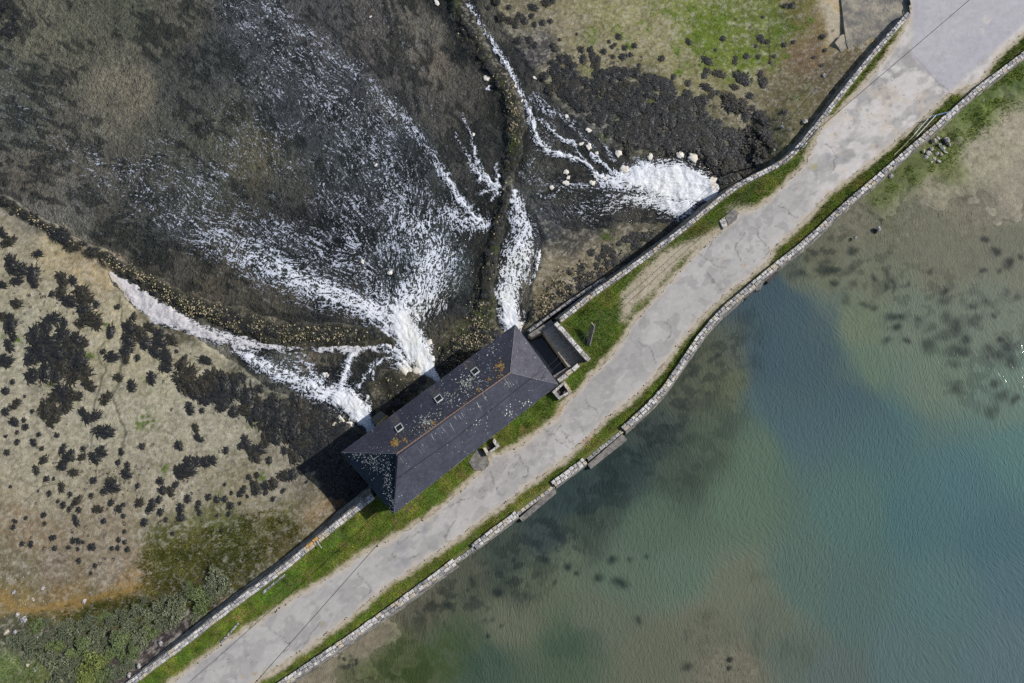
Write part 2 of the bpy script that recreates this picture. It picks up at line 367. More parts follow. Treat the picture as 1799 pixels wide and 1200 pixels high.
def grid(x0, x1, y0, y1, s):
    xs = np.arange(x0, x1, s); ys = np.arange(y0, y1, s)
    return np.meshgrid(xs, ys)
def grid_faces(keepv):
    """quads whose four vertices are kept -> compacted index"""
    ny, nx = keepv.shape
    k = keepv[:-1, :-1] & keepv[1:, :-1] & keepv[:-1, 1:] & keepv[1:, 1:]
    used = np.zeros_like(keepv); used[:-1, :-1] |= k; used[1:, :-1] |= k; used[:-1, 1:] |= k; used[1:, 1:] |= k
    idx = np.full(keepv.shape, -1); idx[used] = np.arange(used.sum())
    a = idx[:-1, :-1][k]; b = idx[:-1, 1:][k]; c = idx[1:, 1:][k]; d = idx[1:, :-1][k]
    return used, np.stack([a, b, c, d], 1)

# the line that parts foreshore and basin, used to choose the sides
SPLIT = np.vstack([Wl(NW_SW), Wl(MILL_CUT[1:-1]), Wl(NW_NE), Wl([(1599, -140)])])

# ------------------------------------------------------------------ FORESHORE (north-west side)
ZF = -2.9; ZWATER = -3.0; ALB = 1.0
GS = 0.125
GX, GY = grid(-72, 48, -26, 68, GS)
inner = sdpoly(GX, GY, CAUSE_W)
px, py = PIX(GX, GY, ZF)
bankup = ss(-9, -0.5, inner) * np.maximum(ss(640, 540, px) * 1.45, ss(1300, 1380, px) * 2.0)
px, py = PIX(GX, GY, ZF + bankup)
nw_side = inpoly(GX, GY, np.vstack([SPLIT, [[60, 80]], [[-90, 80]], [[-90, -40]]]))
near = inner > -1.2
KEEP = nw_side | ((inner > 0) & (inner < 3.2) & inpoly(GX, GY, CAUSE_W) & (dline(GX, GY, SPLIT) < 3.2)) | (dline(GX, GY, SPLIT) < 1.0)
# ... foreshore colours measured from the photograph
FC = [(60,60,100,98,74),(150,60,88,88,66),(220,20,80,82,62),(300,40,84,82,66),(200,150,110,103,80),(250,160,108,100,78),(180,190,102,97,76),(100,150,90,88,68),(40,130,78,82,66),(20,220,80,84,72),(120,240,88,85,70),(60,300,92,86,70),(200,300,80,78,66),(300,250,73,75,62),(300,150,68,72,64),(380,100,62,66,64),(450,60,62,66,70),(550,30,72,72,72),(650,60,80,76,70),(740,60,95,90,76),(760,110,95,88,72),(700,150,74,72,68),(600,150,58,62,66),(520,200,54,60,64),(400,250,75,76,58),(450,270,88,84,56),(500,330,66,68,60),(350,330,70,74,62),(250,350,74,76,68),(300,400,68,72,70),(200,400,80,78,66),(130,390,98,98,88),(60,370,112,108,95),(600,280,50,60,62),(700,270,48,58,64),(800,220,72,70,62),(830,150,80,76,66),(850,250,66,66,60),(600,400,48,54,60),(540,400,50,52,56),(500,450,50,58,60),(400,480,85,80,62),(300,470,80,76,62),(350,510,94,85,64),(480,530,86,80,62),(560,560,60,60,55),(700,450,60,72,75),(780,480,62,76,72),(820,540,60,62,60),(806,20,36,37,34),(840,85,36,37,32),(872,140,38,38,32),(903,210,42,42,34),(901,280,40,41,34),(884,370,38,39,32),(862,460,40,40,32),(850,530,44,43,33),(250,505,50,48,36),(340,548,52,50,38),(450,583,52,50,38),(560,592,50,48,36),
(20,420,140,134,112),(100,430,158,146,114),(170,470,152,138,106),(120,520,150,144,120),(200,560,155,148,120),(50,600,150,147,125),(250,620,152,146,120),(350,640,150,145,122),(300,700,150,146,124),(400,750,146,142,122),(200,750,150,146,124),(50,750,148,143,122),(100,850,142,136,114),(300,850,142,136,116),(500,850,136,130,112),(450,900,125,118,95),(550,860,105,98,80),(560,900,105,95,70),(600,880,76,68,56),(600,820,40,40,42),(200,950,128,118,98),(50,930,128,115,92),(100,1000,118,108,90),(200,1000,122,112,94),(30,1000,105,98,76),(20,1060,118,104,66),(120,1050,122,104,70),(230,1030,130,108,70),(300,980,72,76,36),(400,940,80,84,44),(480,920,92,90,50),(500,960,88,82,55),(400,1010,62,64,40),(250,1070,44,46,22),(150,1080,60,62,32),(350,1060,66,62,52),(300,1120,56,50,52),(200,1120,52,52,44),(100,1120,52,54,44),(30,1110,70,72,54),(20,1180,90,110,66),(70,1180,96,108,66),(230,1170,70,62,62),
(500,640,90,92,80),(560,630,110,100,78),(620,640,60,60,50),(600,690,50,52,50),(680,690,70,66,52),(800,600,84,78,58),(850,600,70,66,50),(640,590,70,66,48),
(930,100,64,64,66),(880,60,90,88,74),(950,180,66,66,62),(980,130,110,106,80),(1000,60,122,116,88),(900,10,110,105,82),(1050,100,122,117,88),(1080,30,128,126,86),(1150,60,134,129,94),(1200,20,108,116,60),(1250,60,90,106,36),(1300,100,94,107,40),(1350,40,92,104,44),(1400,20,112,108,58),(1440,60,130,116,78),(1460,20,172,156,128),(1420,110,120,102,76),(1380,160,112,104,76),(1460,130,96,88,66),(1300,200,122,116,92),(1220,130,124,120,84),(1200,180,100,98,66),(1350,230,92,92,60),(1280,250,84,84,66),(1400,190,100,96,66),(1100,180,56,56,44),(1200,230,56,54,44),(1020,220,60,62,62),(950,300,74,75,64),(920,340,80,84,78),(1000,330,70,68,56),(1050,380,58,60,58),(960,390,62,66,70),(1000,420,66,64,58),(980,480,118,110,88),(950,520,110,102,80),(1040,460,122,114,92),(1100,430,95,90,74),(1150,410,80,76,62),(1200,380,60,56,50),(1240,300,40,40,38),(1000,540,96,90,72),(940,560,80,76,60)]
wx = px + 14 * fbm(GX, GY, 4, 3, 0.35); wy = py + 14 * fbm(GX, GY, 4, 9, 0.35)
bed = lin(blend_points(wx, wy, FC, 40, 3)) * ALB
# --- wet areas
FAN = [(-200,-200),(770,-200),(772,-20),(800,20),(850,110),(885,170),(890,250),(882,330),(866,410),(848,480),(838,545),(775,590),(780,672),(700,650),(690,600),(640,590),(560,590),(460,575),(380,548),(300,508),(230,472),(170,440),(100,408),(30,360),(-200,270)]
RIGHTS = [(888,332),(932,338),(958,430),(938,490),(930,560),(905,600),(868,570),(865,510),(875,430)]
NES = [(790,-60),(850,-60),(885,50),(935,120),(990,195),(1060,245),(1105,275),(1200,262),(1262,285),(1268,350),(1225,392),(1100,395),(1000,405),(950,385),(900,345),(908,260),(925,220),(908,150),(860,90)]
SWP = [(186,478),(250,490),(330,542),(420,585),(520,612),(620,605),(685,605),(705,650),(650,680),(665,720),(668,765),(620,750),(560,722),(480,692),(420,645),(340,592),(270,572),(215,520)]
ex = px + 5 * fbm(GX, GY, 4, 21, 0.9); ey = py + 5 * fbm(GX, GY, 4, 27, 0.9)
wet_sd = np.maximum.reduce([sdpoly(ex, ey, q) for q in (FAN, RIGHTS, NES, SWP)])
# --- training banks of rubble
RA = [(785,-60,12,1),(800,20,12,1),(830,80,12,1),(860,125,12,1),(888,165,13,1),(903,215,13,1),(903,270,11,1),(893,325,9,.9),(888,345,7,.6),(880,375,10,.9),(868,430,12,1),(852,490,14,1),(848,545,18,1),(835,585,25,1),(790,625,25,1),(775,655,12,.8)]
RB = [(-60,330,8,.8),(10,357,9,1),(60,385,9,1),(110,418,10,1),(180,450,12,1),(230,480,13,1),(300,520,16,1),(380,553,19,1),(450,575,20,1),(520,588,20,1),(600,588,20,1),(655,588,14,1),(685,600,8,.7)]
RC = [(680,665,16,.9),(700,690,20,1),(690,715,22,1)]
RD = [(935,590,20,.9),(960,545,26,1),(1000,500,30,.9),(1050,470,24,.7),(1110,435,20,.6),(1180,405,16,.5)]
ridge = np.maximum.reduce([stroke(ex, ey, q, 3.0) for q in (RA, RB, RC)])
ridge2 = stroke(ex, ey, RD, 3.0)
dry = 1 - ss(-4, 5, wet_sd)
Zg = -3.07 + bankup + 0.30 * dry + 0.42 * ridge * (0.75 + 0.25 * fbm(GX, GY, 3, 31, 0.8)) + 0.25 * ridge2
shal = ss(300, 0, py) * ss(420, 120, px)
# micro relief of the mudflat: rills running to the channel
rill = np.abs(fbm(GX + 0.6 * fbm(GX, GY, 3, 40, 0.5), GY, 5, 41, 0.45))
Zg += dry * (-0.05 * (1 - ss(0, 0.10, rill)) + 0.035 * fbm(GX, GY, 4, 45, 1.2)) + 0.06 * fbm(GX, GY, 3, 50, 0.15) * dry
Zg += ridge * 0.08 * fbm(GX, GY, 3, 55, 2.2)
RILLS = [[(212,520,1.6,.8),(210,560,1.8,1),(208,600,2,1),(214,650,2,1),(200,690,2,1),(214,760,2,1),(205,880,1.6,.8)],
         [(180,600,1.5,.8),(182,650,2,1),(165,700,2,1),(165,760,1.6,.8),(175,850,1.2,.5)],[(205,690,1.5,1),(215,640,2,1),(225,600,1.6,1)],
         [(40,880,1.5,.6),(90,850,1.5,.7),(150,860,1.2,.5),(190,830,1.0,.4)]]
rl = np.maximum.reduce([stroke(px + 9 * fbm(GX, GY, 4, 61, .45), py, q) for q in RILLS])
Zg -= 0.10 * rl
# bank rising towards the bottom-left corner and the head of the beach at the top right
Zg += 1.5 * ss(60, 330, (1200 - px) * 0.35 + (py - 1080) * 1.3 - 330 + 120) * ss(1050, 1180, py)
top_r = ss(1340, 1450, px) * ss(190, 20, py)
Zg = np.maximum(Zg, np.where(top_r > .02, -2.77 + 1.5 * top_r, -99))
# --- colours layered on the bed
def lay(mask, c, k=1.0):
    global bed
    mm = np.clip(mask * k, 0, 1)[..., None]; bed = bed * (1 - mm) + np.asarray(c) * mm
fine = fbm(GX, GY, 3, 70, 3.5); mid = fbm(GX, GY, 4, 74, 1.1)
bed = bed * (1 + 0.22 * fine + 0.16 * mid)[..., None] * (1 + 0.75 * (1 - dry))[..., None] * np.where((dry < .5)[..., None], (1.02, 1.0, .98), (1.0, .99, 1.0)) * (1 + .32 * ss(900, 780, px) * ss(380, 280, py) * (dry < .5))[..., None]
lay(dry * (1 - ss(0, 0.07, rill)) * 0.45, (0.10, 0.095, 0.07))
lay(dry * ss(0.25, 0.6, fbm(GX, GY, 4, 80, 2.6)) * 0.35, (0.37, 0.345, 0.285))
scr = np.abs(fbm(GX * 1.0 + .5 * fine, GY * .55, 4, 87, 3.0)); lay(dry * (1 - ss(0, .10, scr)) * .42, (0.11, 0.105, 0.08)); lay(dry * ss(.45, .8, scr) * .35, (0.44, .41, .35))
lay(rl * 0.75, (0.07, 0.07, 0.05))
# green algae
ne_green = ss(0.0, 0.35, fbm(GX, GY, 4, 84, 0.45) + 0.9 * np.maximum.reduce([stroke(px, py, q) for q in (
    [(1180,20,60,.7),(1230,40,50,.9),(1230,110,50,.9)], [(1230,60,50,1),(1290,110,50,.9),(1380,60,50,.7)], [(1060,110,25,.5),(1100,140,25,.4)], [(1020,75,20,.4),(1100,75,20,.4)])]) - 0.55) * ss(1000, 1060, px)
lay(ne_green * dry * (0.55 + 0.45 * ss(-0.2, 0.4, fbm(GX, GY, 3, 90, 2.4))) * ss(1500, 1440, px) * (.25 + .75 * ss(-.10, .12, fbm(GX, GY, 4, 93, 1.3))), (0.11, 0.16, 0.024))
for (gx, gy, gr) in [(160,568,9),(185,566,8),(12,590,10),(35,595,10),(90,672,10),(160,625,8),(255,680,12),(262,735,16),(268,745,13),(245,745,8),(440,750,9),(290,825,10),(465,840,9),(475,818,7),(285,690,8),(170,640,6),(210,1035,5)]:
    lay(np.exp(-(np.hypot(ex - gx, ey - gy) / gr) ** 3) * ss(-0.25, 0.25, fbm(GX, GY, 3, 95, 2.5)), (0.075, 0.12, 0.015))
# bright beach and concrete head at the top
lay(stroke(ex, ey, [(1448,-60,22,1),(1452,20,20,1),(1462,60,15,.9),(1468,90,6,.5)], 4), (0.42, 0.37, 0.28), 0.9)
lay(stroke(ex, ey, [(1470,-20,6,.8),(1475,30,4,.8),(1440,10,6,.4)], 2), (0.42, 0.28, 0.10), 0.8)
lay(stroke(ex, ey, [(1408,-10,10,.7),(1412,60,8,.6),(1405,90,6,.3)], 2), (0.20, 0.19, 0.06), 0.7)
lay(stroke(ex, ey, [(1385,130,30,.5),(1330,190,30,.4),(1390,200,40,.5)], 2) * ss(0, .4, mid), (0.22, 0.17, 0.10), 0.6)
# orange strand line
lay(stroke(ex, ey, [(-20,1035,14,.6),(30,1066,8,.8),(70,1070,8,.9),(110,1063,7,.9),(160,1054,7,.8),(210,1044,8,.9),(246,1030,7,.9)], 2), (0.25, 0.16, 0.05), 0.85)
lay(stroke(ex, ey, [(395,1060,10,.8),(375,1082,8,.6)], 2) + stroke(ex, ey, [(540,905,12,.6),(600,880,10,.5)]), (0.26, 0.17, 0.08), 0.6)
# weed cover on the banks
wr = np.clip(ridge * 1.3, 0, 1)
lay(wr * ss(-0.9, -0.3, fbm(GX, GY, 3, 100, 1.2)), (0.022, 0.023, 0.018), 0.97)
lay(.8 * wr * ss(0.3, 0.55, fbm(GX, GY, 3, 104, 1.0)) * ss(700, 850, px), (0.05, 0.075, 0.014), 0.7)

# --- flow field and line integral convolution
GUIDE = [[(745,655),(690,590),(620,560),(540,540),(450,490),(380,450),(250,400),(120,330),(0,290)],
 [(730,620),(680,560),(600,520),(500,470),(400,420),(300,350),(200,290),(100,240),(-60,180)],
 [(720,600),(690,540),(620,470),(540,420),(440,350),(330,270),(220,180),(100,90),(-40,0)],
 [(715,590),(700,520),(660,430),(600,340),(520,230),(420,120),(320,20),(260,-60)],
 [(720,590),(730,500),(710,400),(690,310),(640,210),(560,110),(450,0),(400,-60)],
 [(730,590),(760,500),(780,420),(760,340),(720,250),(660,150),(600,60),(560,-60)],
 [(740,580),(800,480),(838,410),(800,340),(760,270),(720,180),(680,100),(640,-40)],
 [(885,335),(855,310),(810,240),(780,160),(750,60),(720,-40)],
 [(905,575),(890,510),(905,430),(905,345)],
 [(1250,330),(1150,315),(1080,315),(1020,275),(960,262),(935,230),(925,170),(890,110),(840,30),(800,-60)],
 [(1210,370),(1100,365),(1000,350),(950,330)], [(1250,290),(1100,290),(1040,250),(980,205),(950,160)],
 [(655,750),(600,695),(540,655),(460,622),(400,592),(320,560),(240,520),(190,480)], [(740,655),(690,622),(640,612),(560,615),(480,612)]]
VX = np.zeros(GX.shape); VY = np.zeros(GX.shape)
for g in GUIDE:
    gw = PA(g, ZWATER)
    for i in range(len(gw) - 1):
        a, b = gw[i], gw[i + 1]; d = b - a; L = np.hypot(*d)
        n = max(1, int(L / 2.5))
        for k in range(n):
            c = a + d * (k + .5) / n
            ww = 1.0 / (((GX - c[0]) ** 2 + (GY - c[1]) ** 2) + 1.5) ** 1.6
            VX += ww * d[0] / L; VY += ww * d[1] / L
sp = np.hypot(VX, VY) + 1e-12; VX /= sp; VY /= sp
tw = 0.55 * fbm(GX, GY, 3, 110, 0.55)
VX, VY = VX * np.cos(tw) - VY * np.sin(tw), VX * np.sin(tw) + VY * np.cos(tw)
def lic(noise, L, step=0.8):
    ny, nx = noise.shape; I, J = np.meshgrid(np.arange(nx), np.arange(ny))
    acc = noise.copy(); cnt = 1
    for sg in (1, -1):
        x = I.astype(float); y = J.astype(float)
        for k in range(L):
            xi = np.clip(np.rint(x).astype(int), 0, nx - 1); yi = np.clip(np.rint(y).astype(int), 0, ny - 1)
            x += sg * step * VX[yi, xi]; y += sg * step * VY[yi, xi]
            xi = np.clip(np.rint(x).astype(int), 0, nx - 1); yi = np.clip(np.rint(y).astype(int), 0, ny - 1)
            acc += noise[yi, xi]; cnt += 1
    return acc / cnt
def rank(a):
    r = np.empty(a.size); r[np.argsort(a, axis=None)] = np.linspace(0, 1, a.size); return r.reshape(a.shape)
def blur(a, n=1):
    for _ in range(n):
        a = (a + np.roll(a, 1, 0) + np.roll(a, -1, 0) + np.roll(a, 1, 1) + np.roll(a, -1, 1)) / 5
    return a
W0 = rng.random(GX.shape)
L_short = rank(lic(W0, 2, .9) + 0.05 * fbm(GX, GY, 2, 120, 1.5))
L_long = rank(lic(blur(rng.random(GX.shape), 1), 7))
L_weed = rank(lic(blur(rng.random(GX.shape), 4), 8, 1.0) + 0.06 * fbm(GX, GY, 3, 124, 0.5))
wetm = ss(-2, 4, wet_sd)
# trailing green and black weed under the running water
clear = np.maximum(stroke(wx, wy, [(190,150,55,1),(260,160,50,1),(220,210,45,.9)], 3), stroke(wx, wy, [(110,40,45,.8),(60,80,30,.7)], 3))
clear = np.maximum(clear, stroke(wx, wy, [(60,372,22,1),(130,395,22,.9),(170,420,14,.8),(185,445,8,.8)], 3))
clear = np.maximum(clear, stroke(wx, wy, [(740,30,22,.6),(770,110,26,.6),(800,180,20,.4)], 3))
wd = (0.42 + 0.28 * fbm(GX, GY, 3, 130, 0.18)) * (1 - clear)
wmask = ss(1 - wd - 0.06, 1 - wd + 0.10, L_weed) * wetm
lay(wmask * ss(0.9, 0.2, fbm(GX, GY, 2, 133, 0.3)), (0.024, 0.035, 0.029), 0.70)
gold = np.maximum(stroke(wx, wy, [(430,250,40,1),(480,290,40,1),(520,320,30,.8)], 2), stroke(wx, wy, [(380,500,30,.7),(500,550,30,.7)], 2))
lay(gold * ss(0.62, 0.85, L_long) * wetm, (0.18, 0.15, 0.08), 0.5)
lay(wetm * ss(0.80, 0.98, L_short) * 0.40 * (1 - clear), (0.24, 0.225, 0.19))
_m = bed.mean(-1, keepdims=True); _k = (.42 * wetm)[..., None]; bed = bed * (1 - _k) + _m * _k * np.array([1.0, 1.0, .97])
bed = bed * (1 - 0.22 * wetm * (1 - clear) * (L_short - 0.3))[..., None]
# weedy black patches in the fan
for q in ([(590,380,28,1),(610,410,22,1),(640,430,16,.9)], [(560,400,20,.6),(600,440,20,.8)], [(1100,350,18,.5),(1010,325,22,.6),(1060,400,25,.7)], [(580,640,18,.7),(620,680,16,.9),(600,720,10,.5)],
          [(700,500,4,.6),(720,510,4,.6)], [(0,12,20,.9),(12,60,16,.8)], [(970,250,10,.5)], [(960,400,20,.4),(1000,410,25,.4)]):
    lay(stroke(ex, ey, q, 3) * ss(-0.5, 0.1, fbm(GX, GY, 3, 140, 1.4)), (0.016, 0.018, 0.018), 0.85)

# darker ground close under the mill walls and revetments
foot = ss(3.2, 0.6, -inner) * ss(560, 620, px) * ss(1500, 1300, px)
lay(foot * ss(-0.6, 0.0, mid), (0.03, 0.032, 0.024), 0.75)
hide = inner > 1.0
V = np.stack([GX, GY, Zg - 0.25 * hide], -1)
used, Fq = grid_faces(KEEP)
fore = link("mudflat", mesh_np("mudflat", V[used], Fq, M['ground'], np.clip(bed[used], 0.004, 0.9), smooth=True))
tag(fore, "beige tidal mudflat with rills and weed beds north-west of the causeway", None, None, "structure")
from_zg = (GX[0, 0], GY[0, 0])
def zfore(x, y):
    i = np.clip(((np.asarray(x) - from_zg[0]) / GS).astype(int), 0, GX.shape[1] - 1); j = np.clip(((np.asarray(y) - from_zg[1]) / GS).astype(int), 0, GX.shape[0] - 1)
    return Zg[j, i]

# --- fine grid for the running water
HS = 0.08
HX, HY = grid(-72, 30, 0, 68, HS)
def up(a, HX=HX, HY=HY):
    fx = np.clip((HX - GX[0, 0]) / GS, 0, GX.shape[1] - 1.001); fy = np.clip((HY - GY[0, 0]) / GS, 0, GX.shape[0] - 1.001)
    xi = fx.astype(int); yi = fy.astype(int); fx = fx - xi; fy = fy - yi
    return (a[yi, xi] * (1 - fx) + a[yi, xi + 1] * fx) * (1 - fy) + (a[yi + 1, xi] * (1 - fx) + a[yi + 1, xi + 1] * fx) * fy
hpx, hpy = PIX(HX, HY, ZWATER); hwet = up(wet_sd); hclear = up(clear); HKEEP = up(KEEP.astype(float)) > .99
cVX, cVY = VX, VY
VX = up(cVX); VY = up(cVY)
HW0 = rng.random(HX.shape)
H_short = rank(lic(HW0, 2, .8) + 0.03 * fbm(HX, HY, 2, 120, 1.5)); H_long = rank(lic(rng.random(HX.shape), 7, .9) * .6 + .4 * blur(lic(rng.random(HX.shape), 10, 1.0), 1))
# --- foam
FO = [
 # jet of the middle sluice and its two lobes
 ([(772,672,9,1.1),(752,645,20,1.2),(728,610,26,1.25),(705,570,26,1.15),(700,545,30,.95)], 3),
 ([(705,560,34,.85),(738,510,48,.74),(762,460,52,.66),(745,410,46,.60),(712,380,38,.50)], 3),
 ([(700,565,26,.9),(640,540,24,.85),(580,515,28,.76),(520,490,34,.68),(460,455,38,.60),(400,430,36,.5),(340,395,34,.34),(260,345,34,.22),(170,290,36,.15),(80,250,36,.09),(-20,200,30,.07)], 2.2),
 ([(690,545,22,.62),(640,480,28,.45),(560,440,30,.36),(480,410,34,.38),(400,380,40,.32),(300,320,40,.2)], 2),
 ([(740,450,42,.55),(710,370,44,.50),(680,300,54,.38),(630,220,60,.31),(550,140,60,.25),(450,60,46,.17),(400,0,40,.14)], 2),
 ([(870,402,6,1),(838,384,6,.9),(812,355,7,.8),(790,325,8,.7),(770,290,10,.58),(745,255,12,.5),(715,215,14,.43),(675,175,16,.38),(630,130,18,.35),(580,90,20,.33),(530,55,20,.31),(480,20,20,.30),(440,-20,20,.28)], 2),
 ([(870,400,9,.8),(830,390,22,.72),(790,380,28,.55)], 2),
 ([(884,332,10,1.05),(862,322,8,.95),(845,300,5,.8),(835,270,4,.7),(828,235,3,.6),(810,200,3,.45)], 2),
 ([(868,325,7,.9),(845,318,6,.8),(822,275,5,.6),(800,235,4,.4)], 2), ([(875,315,4,.9),(873,290,3,.7)], 2), ([(870,335,5,.8),(845,338,4,.6)], 2), ([(872,340,5,.8),(862,352,3,.5)], 2),
 ([(855,140,3,.7),(868,130,3,.7),(880,120,3,.6)], 2), ([(845,155,2.5,.6),(865,152,3,.8),(872,140,3,.8)], 2),
 # streams behind the mill's east end
 ([(905,585,16,1.2),(895,550,20,1.15),(890,520,22,.95),(900,480,28,.82),(915,440,30,.78),(920,410,22,.72),(910,370,16,.72),(902,338,10,.8)], 3),
 ([(948,440,5,.9),(945,470,6,.85),(935,500,6,.8)], 2),
 # eastern outlet
 ([(1245,335,22,1.2),(1205,325,40,1.25),(1165,318,40,1.15),(1120,312,30,1.05),(1085,318,16,.9),(1050,318,8,.7)], 3.5),
 ([(1200,365,22,1.05),(1150,350,22,.9),(1110,350,14,.6),(1070,365,12,.35),(1000,375,12,.22)], 2.5),
 ([(1080,316,9,.9),(1050,308,5,.9),(1030,288,5,.9),(1010,278,5,.85),(985,272,6,.85),(960,262,6,.9),(943,245,7,.9),(935,215,8,.9),(928,190,7,.8),(915,165,7,.8),(905,145,6,.7),(892,115,5,.85),(875,88,5,.75),(855,60,7,.6),(835,30,9,.6),(805,-10,9,.6)], 2),
 ([(935,170,9,.5),(960,190,8,.45),(990,205,6,.45),(1020,235,5,.4),(1050,262,4,.3)], 2), ([(935,205,7,.6),(965,225,5,.7),(990,245,4,.75),(1005,250,3,.7),(1012,268,3,.7),(1030,280,3.5,.8)], 2),
 ([(1055,243,2.5,.5),(1070,265,3,.6),(1080,280,4,.6)], 2), ([(1040,272,3,.7),(1060,290,4,.7),(1085,308,8,.8)], 2),
 ([(1090,330,8,.6),(1040,330,5,.5),(1000,322,5,.4),(960,352,4,.5),(945,340,3,.5)], 2), ([(1090,345,10,.45),(1050,350,8,.4),(1000,365,7,.35)], 2),
 # western outlet and the foam pool along the bank
 ([(655,755,11,1.1),(630,725,20,1.2),(605,700,24,1.1),(570,690,20,.85),(530,675,18,.8),(490,655,16,.8),(450,635,14,.8),(415,610,12,.8)], 3),
 ([(192,482,5,1.2),(215,500,11,1.25),(245,525,18,1.3),(275,548,22,1.3),(310,562,17,1.25),(345,580,14,1.05),(385,595,10,.95),(430,603,8,.9),(480,608,7,.8),(530,612,6,.7),(600,612,7,.9),(650,610,6,.75),(678,612,8,.8)], 3.5),
 ([(345,575,8,.9),(400,592,10,.9),(450,605,12,.8),(500,612,10,.5)], 2.5),
 ([(640,610,7,.9),(618,625,8,.9),(606,650,8,.9),(600,680,9,.9)], 2), ([(655,640,4,.8),(640,660,3.5,.8),(630,680,3.5,.8)], 2), ([(690,628,5,.8),(668,630,4,.8),(655,650,3,.7),(655,680,4,.8),(645,705,5,.8),(648,725,5,.8)], 2),
 ([(700,640,10,.9),(720,655,8,.9),(700,620,12,.95),(675,600,6,.8)], 2), ([(540,640,10,.6),(520,620,8,.5),(500,640,12,.6),(560,665,14,.7)], 2), ([(690,575,18,.8),(665,560,14,.75),(685,600,10,.8),(700,630,8,.8)], 2),
]
lx = hpx + 3.5 * fbm(HX, HY, 3, 150, 1.5); ly = hpy + 3.5 * fbm(HX, HY, 3, 156, 1.5)
Dn = np.zeros(HX.shape)
for pts_, pw in FO: Dn = np.maximum(Dn, stroke(lx, ly, pts_, pw))
# thin specks drifting everywhere over the fan
drift = stroke(hpx, hpy, [(700,420,90,.30),(660,330,120,.24),(620,260,130,.19),(520,160,110,.14),(430,300,120,.12),(330,330,110,.14),(150,260,90,.08),(20,170,60,.07),(20,90,40,.02)], 2)
drift = np.maximum(drift, stroke(hpx, hpy, [(700,100,90,.07),(640,20,80,.07)], 2)); drift = np.maximum(drift, stroke(hpx, hpy, [(960,130,25,.1),(1000,180,30,.12),(920,300,15,.12),(1040,360,40,.12),(950,370,40,.08)], 2))
drift = np.maximum(drift, stroke(hpx, hpy, [(620,420,60,.25),(580,450,60,.3),(650,400,40,.35)], 2))
Dn = np.maximum(Dn, drift * 1.5 * (0.7 + 0.6 * fbm(HX, HY, 3, 160, 0.3)) * (1 - hclear))
lace = 1 - np.abs(fbm(HX + .35 * fbm(HX, HY, 2, 190, 1.6), HY + .35 * fbm(HX, HY, 2, 192, 1.6), 3, 166, 3.3)) ** 0.7 
u = rank(np.where(Dn > 0.02, 0.55 * H_short + 0.30 * H_long + 0.55 * rank(lace), 0) + 1e-6 * HW0)
# percentile within the foamy area only
selF = (Dn > 0.02) & (hwet > -6); uu = np.zeros(HX.shape); uu[selF] = rank((0.40 * H_short + (0.34 + .34 * np.clip(1 - Dn * 1.1, 0, 1)) * H_long + 0.58 * rank(lace) + .06 * fbm(HX, HY, 3, 195, .5))[selF])
foam = np.where(selF, np.clip(0.5 + (uu - (1 - Dn)) * 3.6, 0, 1.0), 0) * ss(-5, 2, hwet)
foam = np.maximum(foam, ss(0.95, 1.15, Dn) * 0.95)
foam = np.clip(foam - 0.12, 0, 1) * (0.70 + 0.30 * ss(.25, .8, Dn))
turb = ss(0.45, 1.15, Dn)
Zw = ZWATER + 0.015 * fbm(HX, HY, 3, 170, 1.0) + turb * (0.10 + 0.15 * fbm(HX, HY, 4, 174, 1.1)) + 0.05 * foam * ss(0.4, 0.9, Dn) + 0.06 * ss(0.7, 1.1, Dn) * H_long
milk = np.clip(ss(0.45, 1.15, Dn) * 0.55, 0, 0.85)
fcol = np.zeros(HX.shape + (3,)); fcol[:] = (0.54, 0.59, 0.69); fw_ = (ss(.35, .9, Dn) * .9)[..., None]; fcol = fcol * (1 - fw_) + np.array([.76, .79, .84]) * fw_
pool = stroke(hpx, hpy, [(190,480,16,1),(245,525,30,1),(320,570,24,1),(400,600,16,.8),(640,608,20,.7)], 3)[..., None]
fcol = fcol * (1 - pool) + np.array([0.55, 0.53, 0.54]) * pool
cream = (stroke(hpx, hpy, [(192,480,4,1),(213,505,3,1),(228,530,3,1),(250,556,4,.7)], 2) + stroke(hpx, hpy, [(1215,275,9,1),(1250,300,7,1),(1254,330,5,.8)], 2) + stroke(hpx, hpy, [(1150,272,6,.8),(1180,276,5,.8)]) + stroke(hpx, hpy, [(712,655,9,1),(735,640,8,.8)]) + stroke(hpx, hpy, [(610,745,10,.9),(595,735,8,.9)]) + stroke(hpx, hpy, [(920,575,8,.9),(935,600,8,.9)]))[..., None]
cream = np.clip(cream, 0, 1); fcol = fcol * (1 - cream) + np.array([0.66, 0.57, 0.44]) * cream
fcol *= (.80 + .26 * H_long)[..., None]
jet_tint = stroke(hpx, hpy, [(725,600,20,1),(715,560,14,.8),(1180,320,30,.6),(620,715,14,.6)])[..., None]  # slightly warmer foam tone at the outfalls
fcol = fcol * (1 - jet_tint) + np.array([0.70, 0.715, 0.69]) * jet_tint
keepw = (hwet > -5) & HKEEP
used, Fq = grid_faces(keepw)
V = np.stack([HX, HY, Zw], -1)[used]
strm = link("stream_water", mesh_np("stream_water", V, Fq, M['stream'], fcol[used], {"foam": foam[used], "milk": milk[used]}, smooth=True))
tag(strm, "foaming water rushing from the mill sluices across the dark weed bed", None, None, "structure")

